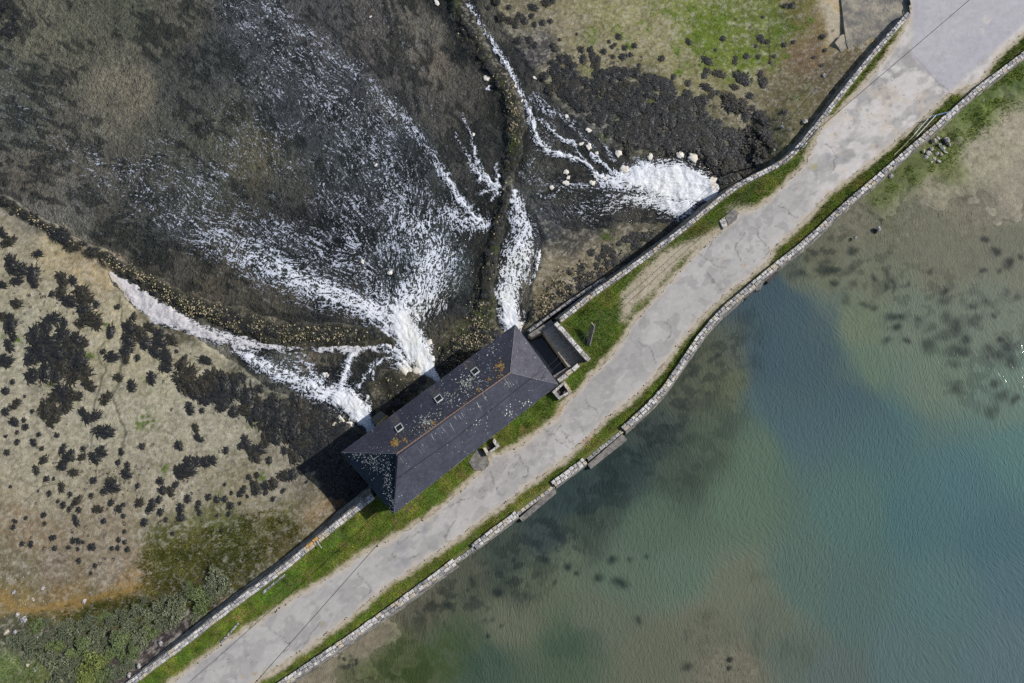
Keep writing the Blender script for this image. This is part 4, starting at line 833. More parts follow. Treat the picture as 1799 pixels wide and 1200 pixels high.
def wall(name, pts, label, ztop, width, side, zbase, batter, yellow=None, weights=(5, 4, 3, 2), cope_len=0.50, face=True, inner_z=-0.3, gaps=(), slen=1.0, rows=2):
    """side +1: outer (battered) face lies on the left of the line's direction, -1: on the right"""
    root = thing(name, label, "wall", (0, 0, 0))
    L = smoothline(PA(pts, ztop)); d, nrm = normals(L); nrm = nrm * side
    n = len(L); wob = 0.03 * np.array([rnd.uniform(-1, 1) for _ in range(n)])
    width *= .9; hw = width / 2
    prof = []
    for i in range(n):
        o = nrm[i]
        b = batter
        prof.append([(*(L[i] + o * (hw + b + 0.15 * abs(wob[i]))), zbase), (*(L[i] + o * (hw - 0.02)), ztop - 0.12), (*(L[i] - o * (hw - 0.02)), ztop - 0.12), (*(L[i] - o * (hw)), inner_z)])
    V = np.array(prof).reshape(-1, 3); Q = []
    for i in range(n - 1):
        for k in range(3):
            a = i * 4 + k; f = (a, a + 4, a + 5, a + 1); Q.append(f if side < 0 else f[::-1])
    Q.append((0, 1, 2, 3)); Q.append(((n - 1) * 4 + 3, (n - 1) * 4 + 2, (n - 1) * 4 + 1, (n - 1) * 4))
    link("core", mesh_np("core", V, np.array(Q), M['wallbody']), root)
    # coping: individual stones, side by side in irregular rows
    seg = np.hypot(*np.diff(L, axis=0).T); S = np.concatenate([[0], np.cumsum(seg)])
    def at(s):
        s = min(max(s, 0), S[-1]); c = np.array([np.interp(s, S, L[:, 0]), np.interp(s, S, L[:, 1])])
        i = min(int(np.searchsorted(S, s)), n - 1); return c, nrm[i], d[i]
    count = 0
    for row in range(rows):
        s = rnd.uniform(0, .2) * -1
        while s < S[-1] and count < 298:
            l = cope_len * rnd.uniform(0.55, 1.45) * slen; c, o, dr = at(s + l / 2)
            whole = rows == 2 and rnd.random() < 0.06
            rw = width / rows
            off = (row - (rows - 1) / 2) * rw + rnd.uniform(-.03, .03)
            if s + l > S[-1] + .1: l = max(0.15, S[-1] - s + .05); c, o, dr = at(s + l / 2)
            cc = c + o * off
            k = rnd.choices(range(4), weights)[0]
            if yellow:
                pp, qq = PIX(cc[0], cc[1], ztop)
                if any(math.hypot(pp - a, qq - b) < r_ for a, b, r_ in yellow): k = 4 if rnd.random() < .75 else 3
            me = rnd.choice(STONE_M[k])
            st = link("stone", me, root, (cc[0], cc[1], ztop - 0.13 + rnd.uniform(-.02, .02)))
            st.rotation_euler = (rnd.uniform(-.04, .04), rnd.uniform(-.04, .04), math.atan2(dr[1], dr[0]) + (math.pi if rnd.random() < .5 else 0) + rnd.uniform(-.06, .06))
            st.scale = (l * 1.03, rw * rnd.uniform(1.0, 1.14), 0.13 + rnd.uniform(-.02, .04))
            s += l; count += 1
    # face stones in courses down the batter
    if face:
        mb = MB(); zz = ztop - 0.16; Ht = ztop - zbase
        while zz > zbase + 0.1:
            hh = rnd.uniform(.22, .34); s = rnd.uniform(-.3, 0)
            t0 = (ztop - zz) / Ht; t1 = (ztop - zz + hh) / Ht
            while s < S[-1]:
                l = rnd.uniform(.3, .75); c0, o0, _ = at(s + .015); c1, o1, _ = at(s + l - .015); pr = rnd.uniform(.0, .05)
                if c0 is not None and not any(a < s + l / 2 < b for a, b in gaps):
                    a0 = hw + batter * t0 - .06; a1 = hw + batter * t1 - .06; f = .075 + pr
                    g = rnd.choice([(.20, .19, .175), (.15, .145, .135), (.25, .235, .21), (.12, .115, .11), (.30, .285, .26)])
                    wetf = 0.55 if zz < zbase + 0.9 else 1.0
                    e = .012
                    V = [(*(c0 + o0 * a0), zz - e), (*(c1 + o1 * a0), zz - e), (*(c1 + o1 * a1), zz - hh + e), (*(c0 + o0 * a1), zz - hh + e),
                         (*(c0 + o0 * (a0 + f)), zz - e - .02), (*(c1 + o1 * (a0 + f)), zz - e - .02), (*(c1 + o1 * (a1 + f)), zz - hh + e), (*(c0 + o0 * (a1 + f)), zz - hh + e)]
                    Q = [(4, 5, 6, 7), (0, 1, 5, 4), (2, 3, 7, 6), (1, 2, 6, 5), (3, 0, 4, 7)]
                    if side > 0: Q = [q_[::-1] for q_ in Q]
                    mb.add(V, Q, c=np.array(g) * wetf * rnd.uniform(.85, 1.15))
                s += l
            zz -= hh
        fo = mb.build("face_stones", M['facestone'], root); tag(fo, kind="stuff")
    return root, L

wall("parapet_wall", NW_SW, "long lichen-spotted parapet wall running from the mill's south-west end to the bottom edge", 0.45, 0.66, +1, -3.2, 1.35, yellow=[(557, 952, 9), (548, 960, 9), (565, 945, 7)])
wall("parapet_wall", NW_NE, "curving stone parapet wall above the eastern outfall, from the sluice dock to the concrete slip", 0.55, 0.58, +1, -3.2, 0.95, cope_len=.48)
wall("pond_wall", SE_A, "pale straight pond wall at the bottom, west of the first concrete ledge", 0.40, 0.70, -1, -1.9, 0.60)
wall("pond_wall", SE_B, "short narrow grey stretch of pond wall between two wider pale ones", 0.18, 0.40, -1, -1.9, 0.30, rows=1, weights=(1, 2, 4, 1))
wall("pond_wall", SE_C, "pale wide block of pond wall just west of the lower concrete ledge", 0.42, 0.72, -1, -1.9, 0.35, weights=(7, 3, 2, 2))
wall("pond_wall", SE_D, "narrow pond wall coping beside the lower concrete ledge", 0.10, 0.36, -1, -1.9, 0.12, rows=1, weights=(1, 3, 4, 2))
wall("pond_wall", SE_E, "very white wide block of pond wall between the two concrete ledges", 0.45, 0.78, -1, -1.9, 0.30, weights=(8, 3, 1, 1))
wall("pond_wall", SE_F, "narrow pond wall coping beside the upper concrete ledge", 0.10, 0.36, -1, -1.9, 0.12, rows=1, weights=(1, 3, 4, 2))
wall("pond_wall", SE_G, "long winding pond wall from the upper ledge past the black sluice opening to the top right", 0.50, 0.68, -1, -1.9, 0.50, cope_len=.55)

def quadblock(name, q, z0, z1, mat, label=None, cat=None, parent=None):
    mb = MB(); mb.prism([P(a, b, z1)[:2] for a, b in q], z0, z1); o = mb.build(name, mat, parent); return tag(o, label, cat) if label else o
quadblock("concrete_ledge", [(912, 910), (918, 917), (977, 867), (977, 861), (973, 857)], -2.2, -0.45, M['concrete'], "lower sloping concrete ledge jutting from the pond wall into the water", "ledge")
quadblock("concrete_ledge", [(1032, 816), (1038, 824), (1102, 773), (1097, 766), (1093, 763)], -2.2, -0.45, M['concrete'], "upper concrete ledge jutting from the pond wall nearest the mill's road bend", "ledge")
# sluice under the pond wall: two dark openings and a pier
t = thing("sluice_gate", "dark twin sluice opening with a stone pier below the long pond wall", "sluice", (0, 0, 0))
for q in ([(1304, 521), (1311, 526), (1328, 510), (1322, 503)], [(1343, 492), (1350, 497), (1369, 480), (1364, 472)]):
    quadblock("opening", q, -1.9, -0.35, M['dark'], parent=t)  # solid block, the opening's shade put into its dark colour
quadblock("pier", [(1324, 504), (1329, 511), (1336, 509), (1343, 494), (1338, 489)], -2.2, -0.25, M['concrete'], parent=t)

# ------------------------------------------------------------------ THE MILL
ZE = 3.3; ZR = 6.5
EW, EN, EE, ES = P(600, 795, ZE), P(905, 571, ZE), P(980, 675, ZE), P(692, 902, ZE)
RW_, RE_ = P(697, 797, ZR), P(896, 655, ZR)
mill = thing("tide_mill", "long stone tide mill with a hipped slate roof and three skylights beside the road", "building")
ctr = (EW + EN + EE + ES) / 4
def shrink(p, k=0.45):
    v = (ctr - p); v[2] = 0; v = v / np.linalg.norm(v); return p + v * k * 1.3
fw, fn, fe, fs = [shrink(v)[:2] for v in (EW, EN, EE, ES)]
mb = MB(); mb.prism([fs, fe, fn, fw], -3.6, ZE - 0.25); body = mb.build("wall", M['render'], mill)
mb = MB(); mb.prism([ES[:2] * 1, EE[:2], EN[:2], EW[:2]], ZE - 0.14, ZE - 0.03); mb.build("eaves_board", M['lead'], mill)
# window, door and arch pieces on the walls
def on_wall(a, b, t, z0, z1, wdt, mat, name, depth_=.06, parent=None):
    a = np.array(a); b = np.array(b); d = (b - a); L = np.hypot(*d); d /= L; o = np.array([d[1], -d[0]])
    if np.dot(o, (a + b) / 2 - ctr[:2]) < 0: o = -o
    c = a + d * L * t
    pl = [c - d * wdt / 2 - o * .1, c + d * wdt / 2 - o * .1, c + d * wdt / 2 + o * depth_, c - d * wdt / 2 + o * depth_]
    mb = MB(); mb.prism(pl, z0, z1); return mb.build(name, mat, parent or mill)
for tt in (.12, .3, .72, .9):
    f = on_wall(fs, fe, tt, 1.1, 2.3, .9, M['white'], "window"); on_wall(fs, fe, tt, 1.2, 2.2, .7, M['glass'], "pane", .08, f)
on_wall(fs, fe, .5, 0.0, 2.2, 1.2, M['dark'], "door")
for tt in (.14, .48, .86): on_wall(fw, fn, tt, -3.5, -1.6, 2.2, M['dark'], "sluice_arch", .05)  # solid dark blocks in place of the arches' shaded hollows
for tt in (.3, .66): 
    f = on_wall(fw, fn, tt, 1.0, 2.2, .9, M['white'], "window"); on_wall(fw, fn, tt, 1.1, 2.1, .7, M['glass'], "pane", .08, f)
FACES = {"nw": (EW, EN, RE_, RW_), "ne": (EN, EE, RE_), "se": (EE, ES, RW_, RE_), "sw": (ES, EW, RW_)}
SLOPE_TONE = {"nw": (0.054, 0.057, 0.078), "ne": (0.083, 0.083, 0.105), "se": (0.058, 0.062, 0.083), "sw": (0.012, 0.022, 0.036)}
PL = {}
SKY = [(702, 752), (771, 701), (835, 653)]
def roof_face(key):
    pts = FACES[key]; a, b = pts[0], pts[1]; u = (b - a) / np.linalg.norm(b - a)
    nrm_ = np.cross(b - a, pts[-1] - a); nrm_ /= np.linalg.norm(nrm_)
    if nrm_[2] < 0: nrm_ = -nrm_
    v = np.cross(nrm_, u); 
    if np.dot(pts[-1] - a, v) < 0: v = -v
    PL[key] = (a, u, v, nrm_)
    poly = [((p_ - a) @ u, (p_ - a) @ v) for p_ in pts]; top = max(q_[1] for q_ in poly)
    def rng_(vv):
        xs = []
        for i in range(len(poly)):
            (x0, y0), (x1, y1) = poly[i], poly[(i + 1) % len(poly)]
            if abs(y1 - y0) > 1e-6 and min(y0, y1) - 1e-6 <= vv <= max(y0, y1) + 1e-6: xs.append(x0 + (x1 - x0) * (vv - y0) / (y1 - y0))
        return (min(xs), max(xs)) if xs else (0, 0)
    # deck under the slates
    V = [p_ - nrm_ * 0.03 for p_ in pts]; mb = MB(); mb.add(V, [tuple(range(4))] if len(V) == 4 else (), [tuple(range(3))] if len(V) == 3 else ()); mb.build("roof_deck", M['lead'], mill)
    rows = int(top / 0.24); Vs = []; Qs = []; Cs = []; base = np.array(SLOPE_TONE[key]); r = np.random.default_rng(hash(key) % 1000 if False else sum(map(ord, key)))
    sk = [(((onplane(x_, y_, a, nrm_) - a) @ u), ((onplane(x_, y_, a, nrm_) - a) @ v)) for x_, y_ in SKY] if key == "nw" else []
    for i in range(rows + 1):
        v0 = i * top / rows if i else -0.05; v1 = min((i + 1) * top / rows + .03, top - 0.001)
        if v0 >= top - .05: break
        lo0, hi0 = rng_(max(v0, 0)); lo1, hi1 = rng_(v1)
        xx = min(lo0, lo1) - r.random() * .2
        while xx < max(hi0, hi1):
            ww = 0.22 + .14 * r.random()
            p00 = np.clip(xx, lo0, hi0); p01 = np.clip(xx + ww, lo0, hi0); p10 = np.clip(xx, lo1, hi1); p11 = np.clip(xx + ww, lo1, hi1)
            if p01 - p00 > .02 or p11 - p10 > .02:
                jt = r.random() * .008; vv0 = v0 + (r.random() - .5) * .03
                n0 = len(Vs) 
                Vs += [a + u * (p00 + .004) + v * vv0 + nrm_ * (.028 + jt), a + u * (p01 - .004) + v * vv0 + nrm_ * (.028 + jt), a + u * p11 + v * v1 + nrm_ * .006, a + u * p10 + v * v1 + nrm_ * .006,
                       a + u * (p00 + .004) + v * vv0 + nrm_ * .0, a + u * (p01 - .004) + v * vv0 + nrm_ * .0]
                Qs += [(n0, n0 + 1, n0 + 2, n0 + 3), (n0 + 4, n0 + 5, n0 + 1, n0)]
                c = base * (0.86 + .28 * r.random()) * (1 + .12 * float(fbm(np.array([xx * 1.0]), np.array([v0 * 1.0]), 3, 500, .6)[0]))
                um = (p00 + p01) / 2
                for (su, sv) in sk:
                    if abs(um - su) < .42 and v0 < sv - .3: c = c * 1.0 + np.array([.035, .028, .012]) * (0.6 + .4 * r.random()) * (1.0 if v0 > sv - 2.0 else .75)
                if key == "nw": c = c + np.array([.01, .006, -.006]) * max(0, v0 / top - .5)
                Cs += [c] * 6
            xx += ww
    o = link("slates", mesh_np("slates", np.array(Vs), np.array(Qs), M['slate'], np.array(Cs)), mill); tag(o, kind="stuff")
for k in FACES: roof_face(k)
# ridge tiles and hips
rd = RE_ - RW_; RL = np.linalg.norm(rd); rd /= RL; sidev = np.cross(rd, (0, 0, 1)); nt_ = int(RL / .36)
prof = [(-.10, -.05), (-.06, .02), (0, .045), (.06, .02), (.10, -.05)]
V = []; 
for s_ in (0, .35):
    for a_, z_ in prof: V.append((s_, a_, z_))
Q = [(i, i + 1, i + 6, i + 5) for i in range(4)]
rt = mesh_np("ridge_tile", np.array(V), np.array(Q), M['terracotta'])
for i in range(nt_):
    p_ = RW_ + rd * (i * RL / nt_); o = link("ridge_tile", rt, mill, (p_[0], p_[1], p_[2] + .03 + rnd.uniform(-.01, .01)))
    o.rotation_euler = (0, rnd.uniform(-.02, .02), math.atan2(rd[1], rd[0]) + rnd.uniform(-.02, .02))
for a_, b_ in ((EW, RW_), (ES, RW_), (EN, RE_), (EE, RE_)):
    mb = MB(); mb.tube([a_ + (0, 0, .03), b_ + (0, 0, .03)], .035, 5); mb.build("hip_flashing", M['lead'], mill)
mb = MB(); mb.tube([ES - (0, 0, .05), EE - (0, 0, .05)], .06, 6); mb.build("gutter", M['galv'], mill)
# skylights
a, u, v, nr = PL["nw"]
for (x_, y_) in SKY:
    c = onplane(x_, y_, a, nr)
    def fr(cu, cv, su, sv, h0, h1, nm, mat, par):
        V = [c + u * (cu + sx * su / 2) + v * (cv + sy * sv / 2) + nr * h for h in (h0, h1) for sx, sy in ((-1, -1), (1, -1), (1, 1), (-1, 1))]
        mb = MB(); mb.add(V, [(0, 1, 5, 4), (1, 2, 6, 5), (2, 3, 7, 6), (3, 0, 4, 7), (4, 5, 6, 7)]); return mb.build(nm, mat, par)
    s1 = fr(0, -.40, .66, .07, .0, .12, "skylight", M['white'], mill)
    fr(0, .40, .66, .07, .0, .12, "frame", M['white'], s1); fr(-.33, 0, .07, .87, .0, .121, "frame", M['white'], s1); fr(.33, 0, .07, .87, .0, .121, "frame", M['white'], s1)
    fr(0, 0, .60, .74, .0, .07, "pane", M['glass'], s1)
# lichen and pale scratches on the slates
def lichen(name, key, items, colr):
    a, u, v, nr = PL[key]; Vs = []; Ts = []; Cs = []
    pts = FACES[key]; poly = [((q_ - a) @ u, (q_ - a) @ v) for q_ in pts]
    for (x_, y_, r_) in items:
        c = onplane(x_, y_, a, nr); uu_ = (c - a) @ u; vv_ = (c - a) @ v
        if not inpoly(np.array([uu_]), np.array([vv_]), poly)[0]: continue
        n0 = len(Vs); k = 6; Vs.append(c + nr * .045)
        for j in range(k):
            t_ = 6.283 * j / k + rnd.random() * .7; rr = r_ * rnd.uniform(.55, 1.3); Vs.append(c + (u * math.cos(t_) + v * math.sin(t_)) * rr + nr * .041)
        Ts += [(n0, n0 + 1 + j, n0 + 1 + (j + 1) % k) for j in range(k)]
        cc = np.array(colr[rnd.randrange(len(colr))]) * rnd.uniform(.75, 1.1); Cs += [cc] * (k + 1)
    if Vs: tag(link(name, mesh_np(name, np.array(Vs), np.array(Ts), M['lichen'], np.array(Cs)), mill), kind="stuff")
WHT = [(.62, .63, .60), (.50, .50, .46), (.70, .70, .68), (.40, .41, .36)]; PAL = [(.42, .42, .33), (.36, .37, .30), (.50, .49, .38)]; YEL = [(.34, .21, .05), (.40, .26, .07), (.34, .16, .05), (.38, .30, .12)]
G = lambda cx, cy, sx, sy, n, r0, r1_: [(rnd.gauss(cx, sx), rnd.gauss(cy, sy), rnd.uniform(r0, r1_)) for _ in range(n)]
lichen("lichen_spots", "sw", [(648 + rnd.gauss(8, 12), 812 + rnd.gauss(0, 9), rnd.uniform(.02, .065)) for _ in range(120)] + G(682, 850, 6, 16, 110, .02, .07) + G(668, 818, 14, 10, 80, .02, .065) + G(689, 885, 3, 8, 36, .02, .06) + G(625, 800, 10, 5, 40, .03, .07), WHT)
lichen("lichen_spots", "nw", G(823, 672, 10, 9, 95, .03, .12) + G(835, 668, 15, 12, 50, .02, .07) + G(748, 742, 9, 5, 48, .03, .10) + G(762, 730, 9, 5, 30, .03, .09) + G(790, 705, 10, 6, 36, .03, .10) + G(800, 698, 22, 12, 80, .02, .07) + G(730, 752, 22, 12, 90, .02, .07)
       + G(867, 610, 8, 10, 30, .03, .09) + G(850, 640, 16, 14, 50, .02, .07) + [(rnd.uniform(610, 900), rnd.uniform(590, 800), rnd.uniform(.02, .06)) for _ in range(420)], WHT + PAL)
lichen("orange_lichen", "nw", G(878, 645, 4, 5, 45, .04, .15) + G(859, 668, 1.6, 2, 12, .04, .12) + G(840, 685, 2, 2, 10, .04, .1) + G(880, 663, 4, 2, 16, .04, .1) + G(694, 779, 4, 3.4, 50, .05, .16) + G(712, 774, 3, 2.4, 22, .04, .13) + G(762, 742, 2, 2, 14, .04, .12) + G(748, 750, 6, 3, 16, .03, .08) + G(700, 770, 6, 4, 14, .03, .08), YEL)
lichen("lichen_spots", "se", [(rnd.uniform(695, 975), rnd.uniform(660, 895), rnd.uniform(.02, .06)) for _ in range(190)] + G(893, 725, 6, 6, 20, .03, .08) + G(925, 708, 5, 4, 14, .03, .08) + G(845, 742, 8, 5, 16, .03, .08), WHT)
lichen("lichen_spots", "ne", [(rnd.uniform(895, 978), rnd.uniform(590, 680), rnd.uniform(.02, .05)) for _ in range(40)], WHT)
def streaks(key, segs):
    a, u, v, nr = PL[key]; Vs = []; Qs = []; Cs = []
    for (x0, y0, x1, y1, wd_, cc) in segs:
        A = onplane(x0, y0, a, nr); B = onplane(x1, y1, a, nr); dd_ = B - A; sdv = np.cross(dd_, nr); sdv /= np.linalg.norm(sdv); n0 = len(Vs); K = 6
        for j in range(K + 1):
            t_ = j / K; w_ = wd_ * math.sin(math.pi * min(.97, t_ + .12)) ** .6 * rnd.uniform(.5, 1.2) * (1 - .6 * t_); c_ = A + dd_ * t_ + sdv * (.04 * math.sin(t_ * 3) + rnd.uniform(-.03, .03)) + nr * .042
            Vs += [c_ - sdv * w_, c_ + sdv * w_]; Cs += [np.array(cc) * (1 - .35 * t_)] * 2
        Qs += [(n0 + 2 * j, n0 + 2 * j + 1, n0 + 2 * j + 3, n0 + 2 * j + 2) for j in range(K)]
    tag(link("gull_streaks", mesh_np("gull_streaks", np.array(Vs), np.array(Qs), M['lichen'], np.array(Cs)), mill), kind="stuff")
g1 = (.27, .27, .29); g2 = (.17, .17, .19)
sg = [(775,750,791,766,.05,g1),(790,742,801,761,.05,g1),(757,762,766,776,.05,g1),(731,784,749,804,.04,g2),(738,782,750,800,.03,g2),(702,803,713,816,.06,g2),(706,801,715,812,.04,g2),(797,730,805,738,.06,g1),(848,693,859,708,.05,g1),(837,705,850,726,.05,g1),(810,725,818,735,.05,g1),(806,729,812,738,.05,g1),(854,688,859,697,.03,g2),(770,755,777,768,.03,g2),(812,722,822,735,.03,g2),(820,716,828,728,.03,g2),(741,780,746,784,.10,g2)]
for _ in range(34): 
    x0 = rnd.gauss(895, 8); y0 = rnd.gauss(668, 6); sg.append((x0, y0, x0 + rnd.uniform(3, 8), y0 + rnd.uniform(5, 11), rnd.uniform(.015, .04), rnd.choice([g2, (.16, .16, .17), (.30, .30, .32)])))
streaks("se", sg)
streaks("nw", [(692,786,697,793,.04,g2),(697,789,700,794,.04,g2),(703,775,709,782,.03,g2),(707,772,713,779,.03,g2),(680,758,690,775,.02,(.14,.14,.16)),(713,757,722,768,.02,g2),(705,768,712,776,.02,g2)])

# ------------------------------------------------------------------ sluice dock at the mill's east end
dock = thing("sluice_dock", "sunken concrete dock with dark water channel at the mill's north-east end", "dock")
quadblock("floor", [(952, 580), (975, 565), (1036, 634), (1018, 642), (1000, 647)], -3.4, -1.0, M['render'], parent=dock)
quadblock("sill", [(928, 588), (934, 592), (953, 583), (974, 568), (968, 562)], -3.5, -0.95, M['concrete'], parent=dock)
quadblock("end_wall", [(980, 672), (1003, 652), (997, 645), (972, 660)], -3.4, -0.3, M['concrete'], parent=dock)
wall("dock_wall", [(976, 567), (1034, 632)], "white-capped stone wall along the north-east side of the sluice dock", 0.50, 0.55, +1, -1.4, 0.02, weights=(8, 4, 1, 2), cope_len=.75, rows=1, face=False, inner_z=-.4)
wall("dock_wall", [(982, 669), (1016, 641)], "short white stone wall between the mill's east corner and the dock", 0.50, 0.55, +1, -1.6, 0.02, weights=(7, 3, 1, 3), cope_len=.8, rows=1, face=False, inner_z=-.4)
mb = MB(); mb.prism([P(a_, b_, -2.9)[:2] for a_, b_ in [(915, 590), (955, 575), (1010, 650), (975, 680)]], -3.4, -2.45, c=(0.012, 0.014, 0.012)); o = mb.build("channel_water", M['glass'], dock);  # near-black surface carries the shade of the deep channel
wall("revetment", [(930, 582), (985, 541), (1063, 489)], "low outer revetment wall north of the sluice dock", -1.5, 0.34, +1, -3.2, 0.35, weights=(0, 3, 6, 1), cope_len=.7, inner_z=-3.2, rows=1)
mb = MB(); 
blk = tag(quadblock("stone_block", [(650, 737), (668, 722), (681, 731), (663, 748)], -3.3, -1.4, M['facestone']), "grey square stone pier with yellow edge against the mill's north-west wall", "pier")
blk.data.attributes["col"].data.foreach_set("color", np.tile([.15, .145, .12, 1], len(blk.data.vertices)).astype(np.float32))
quadblock("lichen_edge", [(662, 748.5), (681.5, 731.5), (680, 729.5), (660.5, 746)], -1.42, -1.36, STONE_Y, parent=blk)

def openbox(name, label, q, wallt, ztop, zpit, open_side=None, extra=None):
    """stone chamber: four corners around (px), thick walls, dark pit"""
    t = thing(name, label, "chamber"); c = np.mean([P(a_, b_, ztop)[:2] for a_, b_ in q], 0); W_ = [P(a_, b_, ztop)[:2] for a_, b_ in q]; n = len(q)
    I_ = [w_ + (c - w_) * wallt for w_ in W_]
    for i in range(n):
        if i == open_side: continue
        j = (i + 1) % n; mb = MB(); mb.prism([W_[i], W_[j], I_[j], I_[i]], -0.4, ztop + rnd.uniform(-.04, .04)); mb.build("side_stone", rnd.choice([STONES[1], STONES[3], STONES[1]]), t)
    mb = MB(); mb.prism(I_, -0.4, zpit); mb.build("pit_floor", M['dark'], t); return t  # the pit's shade is put into this raised floor's dark colour
openbox("stone_chamber", "small open stone chamber by the mill's east corner with rusty lid inside", [(970, 688), (982, 702), (1005, 688), (992, 669)], .38, .75, .12)
openbox("stone_chamber", "three-sided stone chamber against the middle of the mill's road side", [(848, 787), (855, 800), (878, 784), (868, 769)], .42, .75, .12, open_side=3)
t = tag(quadblock("lid", [(989, 692), (997, 697), (1001, 692), (994, 683)], 0.3, 0.5, M['terracotta']), "rusty brown lid lying in the stone chamber", "lid")
mb = MB(); mb.prism([p_ for p_ in pad_poly], -.2, .14); pad = mb.build("gravel_pad", M['concrete']); tag(pad, "rounded grey gravel pad in the grass by the mill", "pad")
# concrete step blocks at the verge
quadblock("concrete_block", [(1264, 388), (1273, 381), (1279, 396), (1271, 402)], -.1, .22, STONES[1], "pale west block of the pair beside the bend of the road", "block")
quadblock("concrete_block", [(1274, 380), (1289, 366), (1297, 374), (1294, 386), (1280, 395)], -.1, .18, M['concrete'], "larger grey concrete block beside the road bend, east of its pale neighbour", "block")
for q_ in ([(1398,262),(1412,245),(1416,248),(1402,266)],): quadblock("kerb_stone", q_, -.1, .15, STONES[3], "long stone kerb lying in the grass beside the wall near the utility pole", "stone")
for q_, lb in (([(388,1127),(418,1094),(420,1096),(390,1130)], "long grey plank of stone in the lower verge"), ([(460,1040),(500,1008),(502,1011),(462,1044)], "weathered grey stone strip in the grass below the small post")):
    quadblock("stone_strip", q_, -.1, .17, STONES[2], lb, "stone")
# slip at the top right
def slab_slope(name, q, zs, mat, label):
    W_ = [P(a_, b_, z_)[:2] for (a_, b_), z_ in zip(q, zs)]
    mb = MB(); mb.prism(W_, np.array(zs) - 1.2, zs, c=(.3, .3, .28)); return tag(mb.build(name, mat), label, None, None, "structure")
slip_m = surf("slip_concrete", color=(0.17, 0.165, 0.15), color2=(0.30, 0.27, 0.21), rough=0.9, namt=0.35, bump=0.9, bscale=4, bdist=0.12, nscale=0.55, fine=7)
slab_slope("slipway", [(1478,-60),(1478,0),(1483,45),(1487,75),(1494,97),(1506,117),(1560,55),(1600,20),(1601,-60)], [-1.05,-1.05,-1.08,-1.1,-1.05,-.85,-.62,-.5,-.55], slip_m, "rough grey concrete slip beside the wall end")
slab_slope("slipway_edge", [(1467,75),(1477,62),(1483,60),(1487,76),(1494,98),(1503,116),(1490,108),(1480,97),(1474,85)], [-1.17] * 9, slip_m, "broken concrete apron below the slip")

# ------------------------------------------------------------------ poles, cables, rail
pole_b = P(1437, 226, 4.6)
t = thing("utility_pole", "slender utility pole standing against the inside of the curved parapet wall", "pole", (0, 0, 0))
mb = MB(); mb.tube([(pole_b[0], pole_b[1], -.1), (pole_b[0], pole_b[1], 4.6)], [.11, .08], 8); mb.build("shaft", M['galv'], t, True)
mb = MB(); mb.box(pole_b, .5, .08, 4.35, 4.43, .6); mb.build("bracket", M['dark'], t)
mb = MB(); mb.box((pole_b[0] - .05, pole_b[1] - .15), .18, .12, .8, 1.8, .6); mb.build("white_plate", M['white'], t)
def cable(A, B, sag, r, label, n=14):
    pts_ = []
    for i in range(n + 1):
        s_ = i / n; c_ = np.array(A) * (1 - s_) + np.array(B) * s_; c_[2] -= sag * 4 * s_ * (1 - s_); pts_.append(c_)
    mb = MB(); mb.tube(pts_, r, 5); return tag(mb.build("overhead_cable", M['wire']), label, "cable")
top = np.array([pole_b[0], pole_b[1], 4.4])
br = P(944, 660, 4.9)
cable(top, P(1755, -45, 10), .3, .028, "black overhead cable crossing the paved area at the top right")
cable(top + (-.2, .1, 0), br, .5, .020, "left of the two thin wires from the pole to the mill roof")
cable(top + (.15, -.15, 0), P(952, 666, 4.5), .7, .020, "right of the two thin wires from the pole to the mill roof")
cable(P(742, 867, 3.5), P(375, 1282, 10), .3, .028, "black overhead cable from the mill's front eave across the lower road")
a, u, v, nr = PL["se"]; c0 = onplane(952, 649, a, nr); c1 = onplane(800, 769, a, nr); c2 = onplane(694, 842, a, nr)
mb = MB(); mb.tube([c0 + nr * .07, c1 + nr * .07, c2 + nr * .07], .02, 5); mb.build("roof_wire_shadow", M['wire'], mill)  # black tube laid along the slates as a wire's shadow line
# leaning sluice gear in the grass
t = thing("timber_post", "leaning dark timber gate post with pale iron fittings in the grass by the dock", "post")
b0 = P(1033, 606, 0.15); b1 = P(1042, 569, 1.5); dv = b1 - b0; dv /= np.linalg.norm(dv); sv_ = np.cross(dv, (0, 0, 1)); sv_ /= np.linalg.norm(sv_); uv_ = np.cross(sv_, dv)
V = [c_ + sv_ * sx * .17 + uv_ * sz * .14 for c_ in (b0, b1) for sx, sz in ((-1, -1), (1, -1), (1, 1), (-1, 1))]
mb = MB(); mb.add(V, [(0, 1, 2, 3), (7, 6, 5, 4), (0, 4, 5, 1), (1, 5, 6, 2), (2, 6, 7, 3), (3, 7, 4, 0)]); mb.build("beam", M['dark'], t)
V = [c_ + sv_ * sx * .035 + sv_ * .21 + uv_ * sz * .12 for c_ in (b0, b1) for sx, sz in ((-1, -1), (1, -1), (1, 1), (-1, 1))]
mb = MB(); mb.add(V, [(0, 1, 2, 3), (7, 6, 5, 4), (0, 4, 5, 1), (1, 5, 6, 2), (2, 6, 7, 3), (3, 7, 4, 0)]); mb.build("iron_strap", M['galv'], t)
mb = MB(); mb.tube([P(1038, 566, 1.6), P(1044, 573, 1.55)], .07, 6); mb.build("fitting", M['palewood'], t)
mb = MB(); mb.tube([P(1040, 579, 1.2), P(1044, 583, 1.15)], .05, 6); mb.build("fitting", M['palewood'], t)
mb = MB(); mb.tube([P(1024, 600, .1), P(1033, 580, .9)], .03, 5); mb.build("stay_rod", M['galv'], t)
mb = MB(); mb.tube([P(556, 950, .55), P(565, 963, .75)], .05, 6); tag(mb.build("steel_pipe", M['galv']), "short pale pipe sticking out of the orange-lichened wall over the grass", "pipe")
t = thing("metal_barrier", "two-rail white metal barrier with blue end bar beside the rubble heap", "railing")
